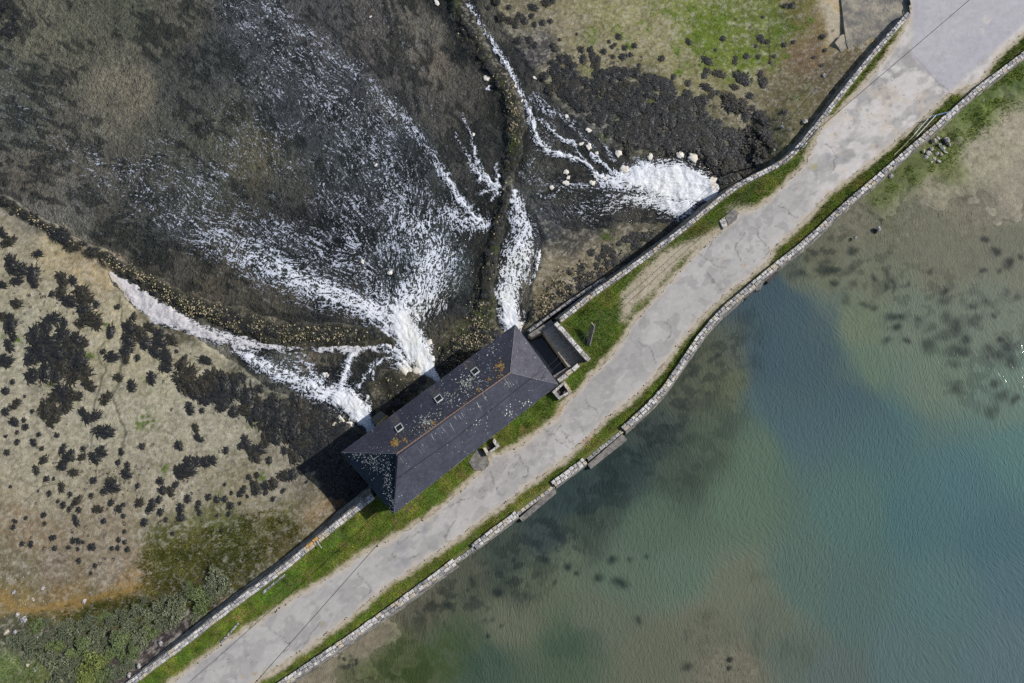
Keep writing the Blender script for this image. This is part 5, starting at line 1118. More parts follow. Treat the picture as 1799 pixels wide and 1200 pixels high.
for z_, A, B in ((1.0, (1610, 240), (1644, 203)), (.55, (1606, 236), (1636, 203))):
    mb = MB(); mb.tube([P(*A, z_), P(*B, z_)], .045, 6); mb.build("rail", M['white'], t)
mb = MB(); mb.tube([P(1638, 204, 1.0), P(1670, 196, .7)], .05, 6); mb.build("end_bar", M['blue'], t)
for A in ((1610, 240), (1643, 204)):
    b_ = P(*A, 1.0); mb = MB(); mb.tube([(b_[0], b_[1], -.05), b_], .04, 6); mb.build("leg", M['galv'], t)
mb = MB(); mb.tube([P(1571, 272, .25), P(1588, 256, .3), P(1612, 231, .32)], [.05, .035, .04], 6); tag(mb.build("wooden_pole", M['palewood']), "thin bleached wooden pole lying in the grass beyond the barrier", "pole")

# ------------------------------------------------------------------ stones of the banks, pebbles
def blob_mesh(seed, n=1, jit=.25, flat=.7, mat=None, name="rock"):
    import bmesh
    bm = bmesh.new(); bmesh.ops.create_icosphere(bm, subdivisions=n, radius=.5); r = random.Random(seed)
    for v_ in bm.verts: v_.co *= 1 + r.uniform(-jit, jit); v_.co.z *= flat
    me = bpy.data.meshes.new(name); bm.to_mesh(me); bm.free()
    if mat: me.materials.append(mat)
    return me
ico = []
for sd_ in range(6):
    me = blob_mesh(sd_, 1, .3, .75); v_ = np.zeros(len(me.vertices) * 3); me.vertices.foreach_get("co", v_); f_ = np.array([p_.vertices[:] for p_ in me.polygons]); ico.append((v_.reshape(-1, 3), f_)); bpy.data.meshes.remove(me)
# cheap 8-face pebbles
OCT = np.array([(1, 0, 0), (0, 1, 0), (-1, 0, 0), (0, -1, 0), (0, 0, .8), (0, 0, -.6)]) * .5
OCTF = np.array([(0, 1, 4), (1, 2, 4), (2, 3, 4), (3, 0, 4), (1, 0, 5), (2, 1, 5), (3, 2, 5), (0, 3, 5)])
def pebbles(name, X, Y, Z, S, C, label, cat, seed=0):
    r = np.random.default_rng(seed); n = len(X); B = OCT[None] * (0.65 + .7 * r.random((n, 6, 1))) * S[:, None, None]
    a_ = r.random(n) * 6.283; ca, sa = np.cos(a_)[:, None], np.sin(a_)[:, None]
    xx = B[..., 0] * ca - B[..., 1] * sa * .8; yy = B[..., 0] * sa + B[..., 1] * ca * .8
    V = np.stack([xx + X[:, None], yy + Y[:, None], B[..., 2] + Z[:, None]], -1).reshape(-1, 3)
    Fc = (OCTF[None] + 6 * np.arange(n)[:, None, None]).reshape(-1, 3)
    return tag(link(name, mesh_np(name, V, Fc, M['cobble'], np.repeat(C, 6, 0))), label, cat, None, "stuff")
r2 = np.random.default_rng(17)
gold_pts = np.maximum.reduce([stroke(px, py, q_) for q_ in ([(893,150,12,1),(903,200,13,1),(903,240,12,.7),(905,260,8,.2)], [(200,455,14,1),(330,540,22,1),(450,580,24,1),(560,592,22,1),(640,590,16,.7)], [(850,545,22,.8),(835,590,28,1),(795,630,26,1)], [(690,705,26,.9)], [(950,545,30,1),(1000,500,34,1),(1050,465,28,.8)], [(60,385,10,.7),(130,425,12,.8)])])
rdens = np.maximum(ridge, ridge2) * (16 + 44 * gold_pts + 60 * gold_pts * (px > 870) * (py < 300)) * (inner < -.2) * KEEP * (ss(-.5, .3, fbm(GX, GY, 3, 600, 1.0)) + .15)
X_, Y_, I_ = scatter_grid(GX, GY, rdens, GS, 1, r2)
gp_ = gold_pts.ravel()[I_]; rr_ = r2.random(len(X_)); 
C_ = np.where((rr_ < .16 + .45 * gp_)[:, None], np.array([.40, .34, .22]) * (.35 + 1.0 * r2.random((len(X_), 1))), np.array([.045, .043, .033]) * (.6 + 1.0 * r2.random((len(X_), 1))))
gr_ = (r2.random(len(X_)) < .12); C_[gr_] = np.array([.07, .09, .02])
pebbles("cobbles", X_, Y_, Zg.ravel()[I_] + .04 + .16 * r2.random(len(X_)) * gp_, .09 + .19 * r2.random(len(X_)) ** 2, C_, "golden and black weedy cobbles piled on the banks around the outfalls", "cobbles")
# scattered pebbles on the mud
pd = .12 * dry * KEEP * (inner < -.5)
pd = pd + dry * 3.2 * np.maximum.reduce([stroke(px, py, q_) for q_ in ([(15,1000,35,1),(35,1040,30,1)], [(580,860,18,.5),(560,885,22,.5),(510,940,30,.4)], [(1390,200,40,.5),(1330,240,40,.4),(1420,150,30,.4)], [(480,1020,14,.4)], [(980,470,60,1.2),(1060,450,50,1)])])
X_, Y_, I_ = scatter_grid(GX, GY, pd, GS, 1, r2)
C_ = np.array([.42, .40, .34]) * (.35 + .9 * r2.random((len(X_), 1)))
pebbles("pebbles", X_, Y_, Zg.ravel()[I_] + .02, .05 + .13 * r2.random(len(X_)) ** 2, C_, "loose pale pebbles scattered over the mudflat", "pebbles", 1)
# gravel along the road's north edge
gd = 14 * grav * (csd > .4) * (rsd < 0.0)
X_, Y_, I_ = scatter_grid(CX, CY, gd, CS, 1, r2)
pebbles("gravel", X_, Y_, zc.ravel()[I_] + .01, .05 + .08 * r2.random(len(X_)), np.array([.40, .36, .29]) * (.45 + .75 * r2.random((len(X_), 1))), "loose gravel beside the broken road edge", "gravel", 2)

ORD = ["", "first", "second", "third", "fourth", "fifth", "sixth", "seventh", "eighth", "ninth", "tenth", "eleventh", "twelfth", "thirteenth", "fourteenth", "fifteenth", "sixteenth", "seventeenth", "eighteenth"]
def name_apart(items, marks, noun, cat):
    """items: (object, px, py, size word). Every one is told apart by size, landmark and its order from left to right."""
    B = {}
    for it in items:
        k = min(range(len(marks)), key=lambda i: math.hypot(it[1] - marks[i][0], it[2] - marks[i][1])); B.setdefault((it[3], k), []).append(it)
    for (sz, k), L in B.items():
        L.sort(key=lambda t_: t_[1]); n_ = len(L)
        for i, it in enumerate(L):
            if n_ == 1: lb = f"single {sz} {noun} {marks[k][2]}"
            elif i == 0: lb = f"leftmost {sz} {noun} {marks[k][2]}"
            elif i == n_ - 1: lb = f"rightmost {sz} {noun} {marks[k][2]}"
            else: lb = f"{ORD[min(i + 1, 18)]} from left {sz} {noun} {marks[k][2]}"
            tag(it[0], lb, cat, f"{noun}s {marks[k][2]}")
RM = [[blob_mesh(100 + 10 * k + i, 1, .27, .62, mt) for i in range(4)] for k, mt in enumerate((STONES[1], STONES[2], STONES[3]))]
def rock(x_, y_, r_, label, k=0, group=None, zf=zfore, z=None):
    p0 = P(x_, y_, ZF if z is None else z); zz = float(zf(p0[0], p0[1])) if z is None else z; p0 = P(x_, y_, zz)
    o = link("rock", rnd.choice(RM[k]), None, (p0[0], p0[1], zz + r_ * .06 * .4)); s_ = r_ * .12
    o.scale = (s_ * rnd.uniform(.85, 1.25), s_ * rnd.uniform(.7, 1), s_ * .8); o.rotation_euler = (rnd.uniform(-.3, .3), rnd.uniform(-.3, .3), rnd.uniform(0, 6.28))
    return tag(o, label, "rock", group)
for (x_, y_, r_, lb, k) in [(32,1079,5,"upright pale boulder, left of the pair at the scrub's edge",0),(43,1088,6,"round grey boulder, right of the pair at the scrub's edge",1),(13,1110,5,"tan boulder in the scrub near the left edge",2),(27,1111,5,"grey boulder right of the tan one near the left edge",1),
    (67,1121,3.5,"small grey rock in dark shade under the left bushes",1),(149,1056,5,"low pale rock on the orange strand line",0),(59,1053,4,"slanting pale rock among pebbles at the left",2),(26,1040,4,"flat grey rock in the pebbly corner of the mudflat",1),(77,1033,4,"white rock beside a scrap of green weed",0),
    (64,1176,5,"grey rock at the top of the grassy bank",1),(49,1168,4.5,"pinkish rock beside the grassy bank",2),(245,1170,5,"pale rock by the parapet at the bottom",0),(228,1186,5,"whitish rock touching the parapet's foot at the bottom",0),(283,1130,5,"grey rock in dark soil beside the parapet",1),(110,1194,4,"pink-white rock at the bottom edge",2),
    (1413,215,7,"large pale slab of rock at the foot of the curved wall",0),(1373,224,5,"grey rock in the green beach near the curved wall",1),(1360,264,3,"small rock at the foot of the weed mats",0),(1447,133,4,"rounded rock below the slip",1),(575,660,4,"white rock in the western outfall",0),(588,745,5,"pale rock by the western outfall's foam",2)]:
    rock(x_, y_, r_, lb, k)
RKI = []
for (x_, y_, r_) in [(1640,248,5),(1650,255,4),(1662,247,6),(1655,262,5),(1636,262,4),(1630,270,5),(1645,270,4),(1626,277,4),(1640,280,4),(1652,272,4),(1634,286,3.5),(1660,268,4),(1647,243,3.5),(1667,255,3.5),(1622,266,3.5),(1648,284,3.5)]:
    RKI.append((rock(x_, y_, r_ * 1.15, "rock", rnd.choice([0, 1, 2]), None, zbasin, -.55), x_, y_, "angular"))
name_apart(RKI, [(1650,247,'along the top of the rubble heap'),(1660,265,'right in the rubble heap'),(1630,268,'left in the rubble heap'),(1645,284,'at the bottom of the rubble heap')], 'rock', 'rock')
for (x_, y_, r_, lb) in [(1543,403,6,"dark rounded rock in the shallows east of the sluice"),(1726,178,6,"pale square stone at the wall foot, top right"),(1712,186,5,"grey stone at the wall foot beside the square one"),(1564,310,5,"stone at the wall foot halfway to the rubble heap"),(1502,418,4,"green-topped rock in the shallows")]:
    rock(x_, y_, r_, lb, 1, None, zbasin, -.8)

# ------------------------------------------------------------------ foam lumps
FM = [blob_mesh(300 + i, 3, .07, .40, M['foamlump'], "foam_lump") for i in range(4)]
for me in FM:
    me.polygons.foreach_set("use_smooth", [True] * len(me.polygons))
    co = np.zeros(len(me.vertices) * 3); me.vertices.foreach_get("co", co); co = co.reshape(-1, 3)
    co *= (1 + .45 * fbm(co[:, 0] + 3 + 7 * FM.index(me), co[:, 1] + 5, 3, 640, 2.6))[:, None]; me.vertices.foreach_set("co", co.ravel())
FL = [(856,137,7),(1000,193,4),(995,205,4),(1035,228,6),(1058,231,4),(1086,269,7),(1098,297,9),(1035,258,7),(1021,253,4),(995,302,5),(970,330,4.5),(998,312,4),(994,322,5),(1040,322,5),(1045,310,3),(960,160,3.5),(939,137,3),(913,178,5),(888,304,4),(905,152,4),(767,5,5),(832,237,3.5),(1048,270,3.5),(1062,313,3.5),(1142,275,6),(1195,273,8),(1216,276,10),(1250,318,9),(637,460,3.5),(685,480,5),(754,603,5),(572,658,6),(735,650,8),(712,652,10),(596,738,10),(612,748,8),(930,592,9),(660,290,3),(805,18,3),(651,30,2.5)]
FLI = []
for i, (x_, y_, r_) in enumerate(FL):
    p0 = P(x_, y_, ZWATER); o = link("foam_lump", FM[i % 4], None, (p0[0], p0[1], ZWATER + .04)); s_ = r_ * .125
    o.scale = (s_ * rnd.uniform(.9, 1.3), s_ * rnd.uniform(.75, 1), s_ * .7); o.rotation_euler = (0, 0, rnd.uniform(0, 6.28))
    FLI.append((o, x_, y_, "large" if r_ > 7 else ("small" if r_ < 4.5 else "cream")))
name_apart(FLI, [(1195,278,"along the top of the eastern outfall"),(1090,285,"left of the eastern outfall"),(1045,250,"in the upper eastern stream"),(995,200,"beside the black weed mat"),(995,315,"on stones in the eastern stream"),(920,165,"on the crest of the rubble bank"),(860,137,"on the fan side of the rubble bank"),(790,10,"at the top edge by the rubble bank"),(832,237,"in the thin stream left of the bank"),(590,740,"beside the western outfall"),(720,650,"beside the middle outfall"),(650,450,"in the middle fan"),(620,650,"between the two outfalls"),(930,592,"at the mill's north corner"),(890,304,"by the seep through the bank")], "foam lump", "foam lump")

# ------------------------------------------------------------------ seaweed clumps
def weed_mesh(seed):
    r = np.random.default_rng(seed); Vs = []; Qs = []; n = 95
    lob = [(r.random() * 6.283, .5 + .7 * r.random()) for _ in range(5)]
    for i in range(n):
        a_ = r.random() * 6.283; st = r.random() ** .6 * .62; ln = .22 + .42 * r.random() ** 1.5
        k = 1 + .28 * sum(math.cos(a_ - b_) * c_ for b_, c_ in lob) / 2
        a2 = a_ + (r.random() - .5) * 1.3; wd_ = .05 + .05 * r.random(); z0 = .42 * (1 - st) + .05 * r.random()
        x0, y0 = math.cos(a_) * st * k, math.sin(a_) * st * k; n0 = len(Vs)
        for j in range(4):
            t_ = j / 3; rr = ln * t_; w_ = wd_ * (1 - .65 * t_); zz = z0 + .12 * math.sin(t_ * 3.1) - t_ * z0 * .85 + .015
            cx_, cy_ = x0 + math.cos(a2 + .5 * t_) * rr, y0 + math.sin(a2 + .5 * t_) * rr
            Vs += [(cx_ - math.sin(a2) * w_, cy_ + math.cos(a2) * w_, zz), (cx_ + math.sin(a2) * w_, cy_ - math.cos(a2) * w_, zz + .03 * (r.random() - .5))]
        Qs += [(n0 + 2 * j, n0 + 2 * j + 1, n0 + 2 * j + 3, n0 + 2 * j + 2) for j in range(3)]
    # holdfast mound below the fronds
    K = 14; n0 = len(Vs); Vs.append((0, 0, .36))
    for ri, (rad, zz) in enumerate(((.28, .26), (.52, .02))):
        for j in range(K):
            a_ = 6.283 * j / K; kk = (1 + .28 * sum(math.cos(a_ - b_) * c_ for b_, c_ in lob) / 2) * (1 + .15 * (r.random() - .5)); Vs.append((math.cos(a_) * rad * kk, math.sin(a_) * rad * kk, zz))
    Q2 = [(n0 + 1 + j, n0 + 1 + K + j, n0 + 1 + K + (j + 1) % K, n0 + 1 + (j + 1) % K) for j in range(K)]; T2 = [(n0, n0 + 1 + j, n0 + 1 + (j + 1) % K) for j in range(K)]
    return mesh_np("seaweed_clump", np.array(Vs), [np.array(Qs + Q2), np.array(T2)], M['weed'])
M['weed2'] = surf("brown_seaweed", color=(0.018, 0.018, 0.015), color2=(0.040, 0.036, 0.024), rough=0.55, namt=0.5, bump=0.6, bscale=9, spec=0.35)
WM = [weed_mesh(700 + i) for i in range(12)]
for me in WM[7:]: me.materials[0] = M['weed2']
Z4 = [(10,30,35),(50,75,40),(60,190,60),(110,220,50),(170,250,50),(180,295,30),(205,140,28),(10,305,35),(90,280,32),(85,400,35),(270,20,20),(330,50,45),(375,95,35),(330,270,40),(385,285,30),(320,340,40),(360,385,45),(430,345,55),(450,380,40),(440,440,45),(480,480,55),(515,510,35),(420,510,30),(505,405,22),(275,350,22),(10,470,30),(60,505,50),(45,465,18),(280,480,40),(240,530,40),(340,505,25),(190,570,60),(250,600,60),(330,570,60),(400,590,50),(220,660,70),(300,660,80),(380,640,60),(440,610,35),(160,690,45),(330,730,60),(420,700,70),(170,780,50),(240,760,50),(300,780,50),(400,780,60),(470,830,35),(440,760,50),(20,700,40),(40,720,30),(75,580,22),(50,625,35),(580,555,35),(545,655,18),(585,680,35),(620,420,22),(680,530,45),(670,590,40),(660,650,40),(665,690,30),(740,560,50),(760,610,35),(790,525,30),(725,685,22),(705,470,25),(840,560,35),(840,610,40),(815,655,35),(870,660,35),(880,700,45),(875,740,30),(905,590,35),(930,650,12),(960,720,45),(1000,760,50),(970,800,35),(1085,705,32),(990,830,60),(1060,830,50),(1120,800,60),(1100,860,50),(1180,830,60),(1160,880,60),(1240,850,50),(1230,800,35),(1180,930,40),(1300,900,50),(1350,905,35),(1060,910,20),(990,870,25),(1270,800,30),(1370,850,30),(800,790,32),(625,790,25),(690,830,30),(560,900,35),(65,815,18),(330,870,50),(370,880,45),(290,890,40),(350,920,40),(280,960,45),(240,970,45),(290,1000,45),(335,955,30),(440,980,30),(490,1000,32),(460,1010,30),(420,885,22),(25,865,22),(90,920,30),(70,945,25),(30,970,22),(170,965,12),(130,890,12),(1000,950,35),(1005,980,20),(1065,965,16),(905,960,10),(1290,960,40),(1350,970,50),(1400,980,50),(1440,940,50),(1500,960,40),(1550,920,35),(1460,1010,60),(1540,990,50),(1600,960,40),(1375,1035,30),(1540,1060,60),(1600,1040,50),(1650,1010,50),(1720,1040,50),(1030,1055,25),(1045,1110,27),(940,1145,32),(550,1075,45),(580,1075,25),(300,1095,18),(205,1090,15),(90,1080,15),(30,1100,12),(75,1030,25),(125,1015,15),(135,1050,18),(90,1130,20),(175,1130,25),(35,1185,18),(220,1165,15),(330,1165,25),(375,1185,25),(440,1165,20),(530,1180,35),(640,1180,20),(745,1155,18),(805,1145,10),(1290,1125,35),(1270,1150,20),(1420,1090,50),(1450,1110,45),(1500,1110,30),(1400,1130,30),(1360,1170,40),(1310,1170,25),(1190,1175,22),(1160,1180,10),(1600,1130,50),(1660,1090,50),(1700,1120,50),(1720,1180,60),(1500,1180,25),(1560,1180,30),(1640,1180,40),(1770,1080,50),(1770,1160,50)]
Z7 = [(355,10,35),(430,10,25),(500,15,30),(230,25,28),(330,60,30),(190,75,25),(385,90,28),(245,125,22),(285,125,15),(325,170,25),(490,130,20),(590,160,40),(580,140,25),(670,50,20),(665,95,30),(620,40,15),(550,185,20),(55,165,12),(205,190,12),(260,200,16),(370,205,15),(480,210,18),(725,160,18),(735,250,28),(800,255,30),(835,235,22),(785,285,20),(400,245,28),(335,260,22),(365,280,15),(415,285,18),(515,285,25),(585,250,20),(630,280,22),(650,260,14),(305,245,12),(190,255,8),(230,315,18),(235,360,12),(135,330,12),(80,345,15),(70,380,15),(545,350,18),(400,345,25),(650,320,14),(655,360,10),(655,400,14),(760,350,20),(845,300,22),(875,340,15),(840,355,10),(855,190,25),(900,190,28),(925,155,22),(845,135,22),(940,90,35),(970,80,45),(990,40,40),(1030,30,30),(1080,35,30),(1120,30,35),(950,275,25),(950,330,22),(990,230,22),(1010,200,10),(1045,250,18),(1040,280,16),(1050,305,18),(930,355,10),(1065,345,10),(1100,220,22),(1140,235,22),(1185,230,18),(1145,320,14),(1205,310,16),(1215,270,20),(1265,255,12),(1280,180,25),(1265,205,20),(1305,215,12),(1220,200,12),(1185,155,12),(1310,115,18),(1355,105,18),(1280,315,10),(1345,160,35),(1345,190,25),(1400,170,25),(1440,150,35),(1400,200,15),(1495,190,18),(1500,110,35),(1540,105,40),(1600,80,40),(1650,60,40),(1440,235,16),(1615,145,15),(1345,10,35),(1415,30,18),(1550,10,40),(1650,20,50),(1700,90,50),(1750,70,60),(1780,130,40),(270,435,15),(285,435,15),(120,465,18),(165,470,20),(235,490,10),(285,490,16),(360,487,14),(385,450,16),(415,450,18),(435,455,12),(480,480,20),(495,487,12),(410,495,12),(465,425,8),(380,400,10),(450,380,10),(625,445,14),(655,460,14),(620,485,16),(590,490,14),(670,500,14),(165,430,8),(415,555,18),(500,580,12),(525,570,10),(550,545,8),(595,550,10),(480,620,12),(910,410,12),(960,435,10),(995,425,10),(1165,400,14)]
Z3 = [(30,225,25),(125,320,28),(125,375,25),(110,400,20),(190,390,35),(210,205,22),(275,100,10),(385,245,18),(410,210,30),(440,220,25),(410,190,15),(535,235,18),(540,30,18),(575,25,18),(275,318,25),(335,300,22),(400,300,15),(300,410,45),(330,430,35),(275,460,25),(410,390,22),(420,440,35),(25,440,22),(355,510,28),(120,460,35),(150,500,25),(180,490,20),(250,530,55),(300,560,55),(260,570,50),(330,600,35),(365,570,28),(330,625,25),(50,580,20),(20,640,35),(60,690,35),(30,510,30),(140,630,20),(190,650,25),(180,700,20),(210,690,20),(185,760,30),(130,720,30),(110,750,40),(400,610,45),(440,650,45),(420,700,50),(450,720,45),(380,740,50),(350,700,40),(360,800,50),(420,800,50),(470,760,40),(300,860,60),(250,880,60),(320,900,50),(400,850,50),(230,820,40),(280,930,40),(240,940,35),(740,190,18),(750,265,16),(690,305,16),(735,350,16),(790,160,8),(420,90,12),(350,145,10),(170,265,12),(550,135,8),(585,220,12),(480,300,15),(460,330,15),(540,590,20)]
Z2 = [(820,10,30),(880,40,18),(840,90,35),(880,110,35),(920,110,30),(940,90,25),(915,140,25),(960,110,25),(775,40,20),(1010,40,30),(1000,85,22),(1060,120,22),(1100,110,18),(1080,15,35),(1110,5,25),(930,210,25),(990,215,25),(1020,240,25),(990,250,12),(1020,130,18),(1110,240,22),(1120,260,25),(1150,210,15),(1240,180,12),(1460,195,20),(1545,240,22),(1495,255,20),(1520,290,18),(1440,235,12),(1410,220,12),(1425,250,14),(1265,265,25),(1270,310,28),(1310,265,25),(1320,300,30),(1350,310,25),(1380,270,25),(1430,300,15),(1480,300,28),(1340,350,35),(1580,300,10),(1685,310,20),(1565,345,15),(1745,405,18),(1070,400,25),(1110,330,30),(1150,310,30),(1190,310,30),(1210,340,30),(1130,370,40),(1190,380,40),(1150,430,45),(1110,460,35),(1160,490,40)]
CL = [(a_ / 3, 400 + b_ / 3, c_ / 3) for a_, b_, c_ in Z4] + [(a_ / 3, 800 + b_ / 3, c_ / 3) for a_, b_, c_ in Z7] + [(1200 + a_ / 3, b_ / 3, c_ / 3) for a_, b_, c_ in Z3] + [(600 + a_ / 3, b_ / 3, c_ / 3) for a_, b_, c_ in Z2]
# thick mats: filled at random inside their outlines
def fill(poly, n, r0, r1_):
    out = []; xs = [q_[0] for q_ in poly]; ys = [q_[1] for q_ in poly]
    while len(out) < n:
        x_, y_ = rnd.uniform(min(xs), max(xs)), rnd.uniform(min(ys), max(ys))
        if inpoly(np.array([x_]), np.array([y_]), poly)[0]: out.append((x_, y_, rnd.uniform(r0, r1_)))
    return out
MATS = fill([(965,115),(1010,115),(1020,130),(1080,125),(1140,130),(1200,155),(1215,180),(1250,270),(1225,262),(1110,262),(1065,235),(1015,190),(990,170)], 250, 7, 14)
MATS += fill([(1215,200),(1300,230),(1340,250),(1330,290),(1270,330),(1255,290),(1230,262)], 60, 7, 14)
MATS += fill([(480,700),(560,720),(610,750),(640,785),(590,800),(640,850),(640,870),(600,880),(560,850),(590,830),(530,790),(500,760)], 130, 6, 14)
MATS += fill([(300,660),(360,690),(440,700),(470,730),(420,730),(340,700)], 16, 7, 12)
def along(st_, n, r0, r1_, k=1.0):
    out = []
    for _ in range(n):
        i = rnd.randrange(len(st_) - 1); t_ = rnd.random(); a_, b_ = st_[i], st_[i + 1]; w_ = (a_[2] * (1 - t_) + b_[2] * t_) * k
        out.append((a_[0] * (1 - t_) + b_[0] * t_ + rnd.gauss(0, w_ * .5), a_[1] * (1 - t_) + b_[1] * t_ + rnd.gauss(0, w_ * .3), rnd.uniform(r0, r1_)))
    return out
MATS += along(RA, 210, 3, 7, 1.0) + along(RB, 130, 3, 7, 1.0) + along(RD, 40, 3, 7, 1.1)
SMALL = along([(470,700,60,1),(560,760,60,1),(600,830,40,1)], 120, 1.5, 3.5) + along([(40,480,50,1),(120,620,60,1),(90,700,60,1)], 130, 1.2, 3.2) + along([(300,640,50,1),(420,720,50,1)], 110, 1.2, 3.2) + along([(1240,120,60,1),(1300,240,50,1),(1400,210,40,1)], 120, 1.2, 3.2) + along([(950,100,40,1),(1100,110,40,1)], 70, 1.2, 3) + along([(100,800,90,1),(300,860,80,1)], 160, 1, 2.6) + along([(1060,400,40,1),(1000,350,40,1)], 70, 1.5, 4) + along([(590,640,30,1),(600,690,30,1)], 30, 2, 4)
MATS += fill([(240,500),(340,540),(460,575),(560,590),(640,590),(640,600),(500,595),(380,565),(260,520)], 40, 3, 7)
MATS += fill([(1020,440),(1120,410),(1200,390),(1210,370),(1240,380),(1180,410),(1080,470),(1010,520),(985,545),(1000,500)], 45, 5, 10)
MATS += fill([(640,760),(690,720),(760,660),(880,590),(870,585),(760,650),(660,710),(630,745)], 40, 4, 8) + fill([(0,0),(30,10),(40,30),(20,60),(0,70)], 10, 6, 10) + fill([(1090,150),(1240,170),(1240,230),(1100,230)], 60, 7, 13)
CL.sort(key=lambda c_: -c_[2])
allc = CL + MATS
def clump_params(c_):
    p0 = P(c_[0], c_[1], ZF); zz = float(zfore(p0[0], p0[1])); p0 = P(c_[0], c_[1], max(zz, ZWATER)); return p0[0], p0[1], max(zz, ZWATER - .05), c_[2] * .0625
def region(x_, y_):
    if x_ > 905: return "on the eastern mudflat" if y_ < 150 or x_ > 1240 else "beside the eastern stream"
    if y_ > 900: return "in the sandy southern corner of the mudflat"
    if x_ < 180: return "near the left edge of the mudflat"
    if x_ > 430: return "on the mud approaching the mill"
    return "in the middle of the western mudflat"
ind = CL[:240]; rest = CL[240:]
big_mats = sorted(MATS, key=lambda c_: -c_[2])
ind += big_mats[:56]; rest += big_mats[56:]
SWI = []
for i, c_ in enumerate(ind):
    x_, y_, z_, r_ = clump_params(c_)
    o = link("seaweed_clump", WM[i % 12], None, (x_, y_, z_ - .02)); o.scale = (r_ * rnd.uniform(1.1, 1.65), r_ * rnd.uniform(.8, 1.12), r_ * rnd.uniform(.5, .8)); o.rotation_euler = (0, 0, rnd.gauss(2.3, .7))
    SWI.append((o, c_[0], c_[1], "very large" if c_[2] > 18 else ("large" if c_[2] > 13 else ("medium" if c_[2] > 8 else "small"))))
LM = [(20,410,"at the far left under the rubble bank"),(60,470,"in the left group below the tan mud"),(15,505,"at the left edge beside pale mud"),(70,400,"against the start of the rubble bank"),(120,510,"below the smooth tan mud"),(155,550,"left of the foam pool's tip"),(25,565,"at the left edge, above the great mat"),(80,590,"in the top of the great round mat"),(60,640,"in the left part of the great round mat"),(110,640,"in the heart of the great round mat"),(140,660,"in the lower right of the great round mat"),(90,680,"along the foot of the great round mat"),(12,640,"at the left edge beside the great mat"),
 (195,590,"beside the top of the long rill"),(215,625,"right of the long rill"),(250,590,"under the foam pool"),(285,600,"right below the foam pool"),(290,630,"in the chain leading away from the pool"),(330,650,"in the middle of the weed chain"),(370,670,"in the wide part of the weed chain"),(410,690,"near the end of the weed chain"),(440,715,"left of the black mats before the mill"),(480,720,"in the upper black mats before the mill"),(530,745,"in the middle black mats before the mill"),(570,780,"close to the mill's west corner"),(490,780,"in the lower black mats before the mill"),(450,770,"below the weed chain's end"),
 (210,675,"just below the rill's fork"),(230,675,"near the green patch mid-mud"),(190,700,"in the rill's left branch"),(110,695,"under the great round mat"),(95,720,"in the pair of mats below the great mat"),(155,735,"in the twin clump left of the rill"),(30,710,"at the left, level with the twin clump"),(40,750,"at the left edge halfway down"),(100,765,"in the row of small tufts at left"),(180,760,"left of the rill's lower end"),(340,750,"on the bare mud right of green patches"),(345,775,"on the bare mud below centre"),(310,780,"by the solitary oval clumps"),
 (120,805,"in the row above the sandy mud"),(75,810,"in the left rows above the sandy mud"),(160,810,"right of the row above the sand"),(195,850,"by the long diamond clump"),(220,820,"at the foot of the rill"),(320,830,"in the big crescent chain"),(360,812,"in the right arm of the big crescent"),(300,860,"under the big crescent"),(250,885,"in the lower middle row of clumps"),(280,895,"right in the lower middle row"),(130,885,"in the lower left cluster"),(180,895,"in the lower central cluster"),(210,890,"near the bottom of the clump field"),(80,905,"among the last tufts at lower left"),(30,920,"at the lower far left"),(95,945,"in the lowest line of tufts, left"),(135,950,"in the lowest line of tufts, middle"),(165,960,"in the lowest line of tufts, right"),(210,960,"beside the dark marsh plants"),(170,985,"on the sand by the marsh plants"),
 (320,910,"just above the marsh plants"),(345,890,"in the row above the marsh plants"),(385,877,"in the right row above the marsh plants"),(405,900,"over the marsh plants' top edge"),(425,865,"in the arc toward the mill"),(455,855,"in the double arc toward the mill"),(480,845,"right of the double arc"),(515,835,"on the slope to the mill"),(560,825,"in the mill's shade"),(450,805,"above the double arc"),
 (880,35,"left, above the eastern stream"),(915,40,"top centre near the bank"),(940,20,"at the top edge above the stream"),(965,10,"at the top edge of the algae mud"),(935,75,"above the black eastern mat"),(985,85,"in the small tufts left of the green weed"),(1020,90,"in the tufts over the eastern mat"),(1080,75,"in the five tufts beside the green weed"),(1110,85,"right in the tufts beside the green weed"),(1040,110,"at the top left of the eastern mat"),(975,140,"at the west end of the eastern mat"),(1060,160,"in the western half of the eastern mat"),(1120,180,"in the middle of the eastern mat"),(1180,200,"in the eastern half of the eastern mat"),(1150,240,"along the stream side of the eastern mat"),(1230,250,"right above the eastern outfall"),
 (1210,80,"at the left of the green weed"),(1245,115,"in the green weed"),(1290,110,"by the green weed's lower edge"),(1340,75,"in the green weed's right part"),(1380,45,"at the top right of the green weed"),(1445,80,"below the pale beach"),(1430,110,"on the brown mud below the beach"),(1300,140,"in the big pair below the green weed"),(1335,150,"right of the big pair"),(1250,160,"left of the big pair"),(1285,185,"in the twin mats under the big pair"),(1310,200,"at the lower end of the twin mats"),(1215,215,"left below the twin mats"),(1260,225,"between mat and curved wall"),(1340,220,"by the curved wall's upper bend"),(1345,245,"under the curved wall"),(1300,290,"at the foot of the curved wall"),(1280,310,"at the bottom by the curved wall")]
name_apart(SWI, LM, "seaweed clump", "seaweed")
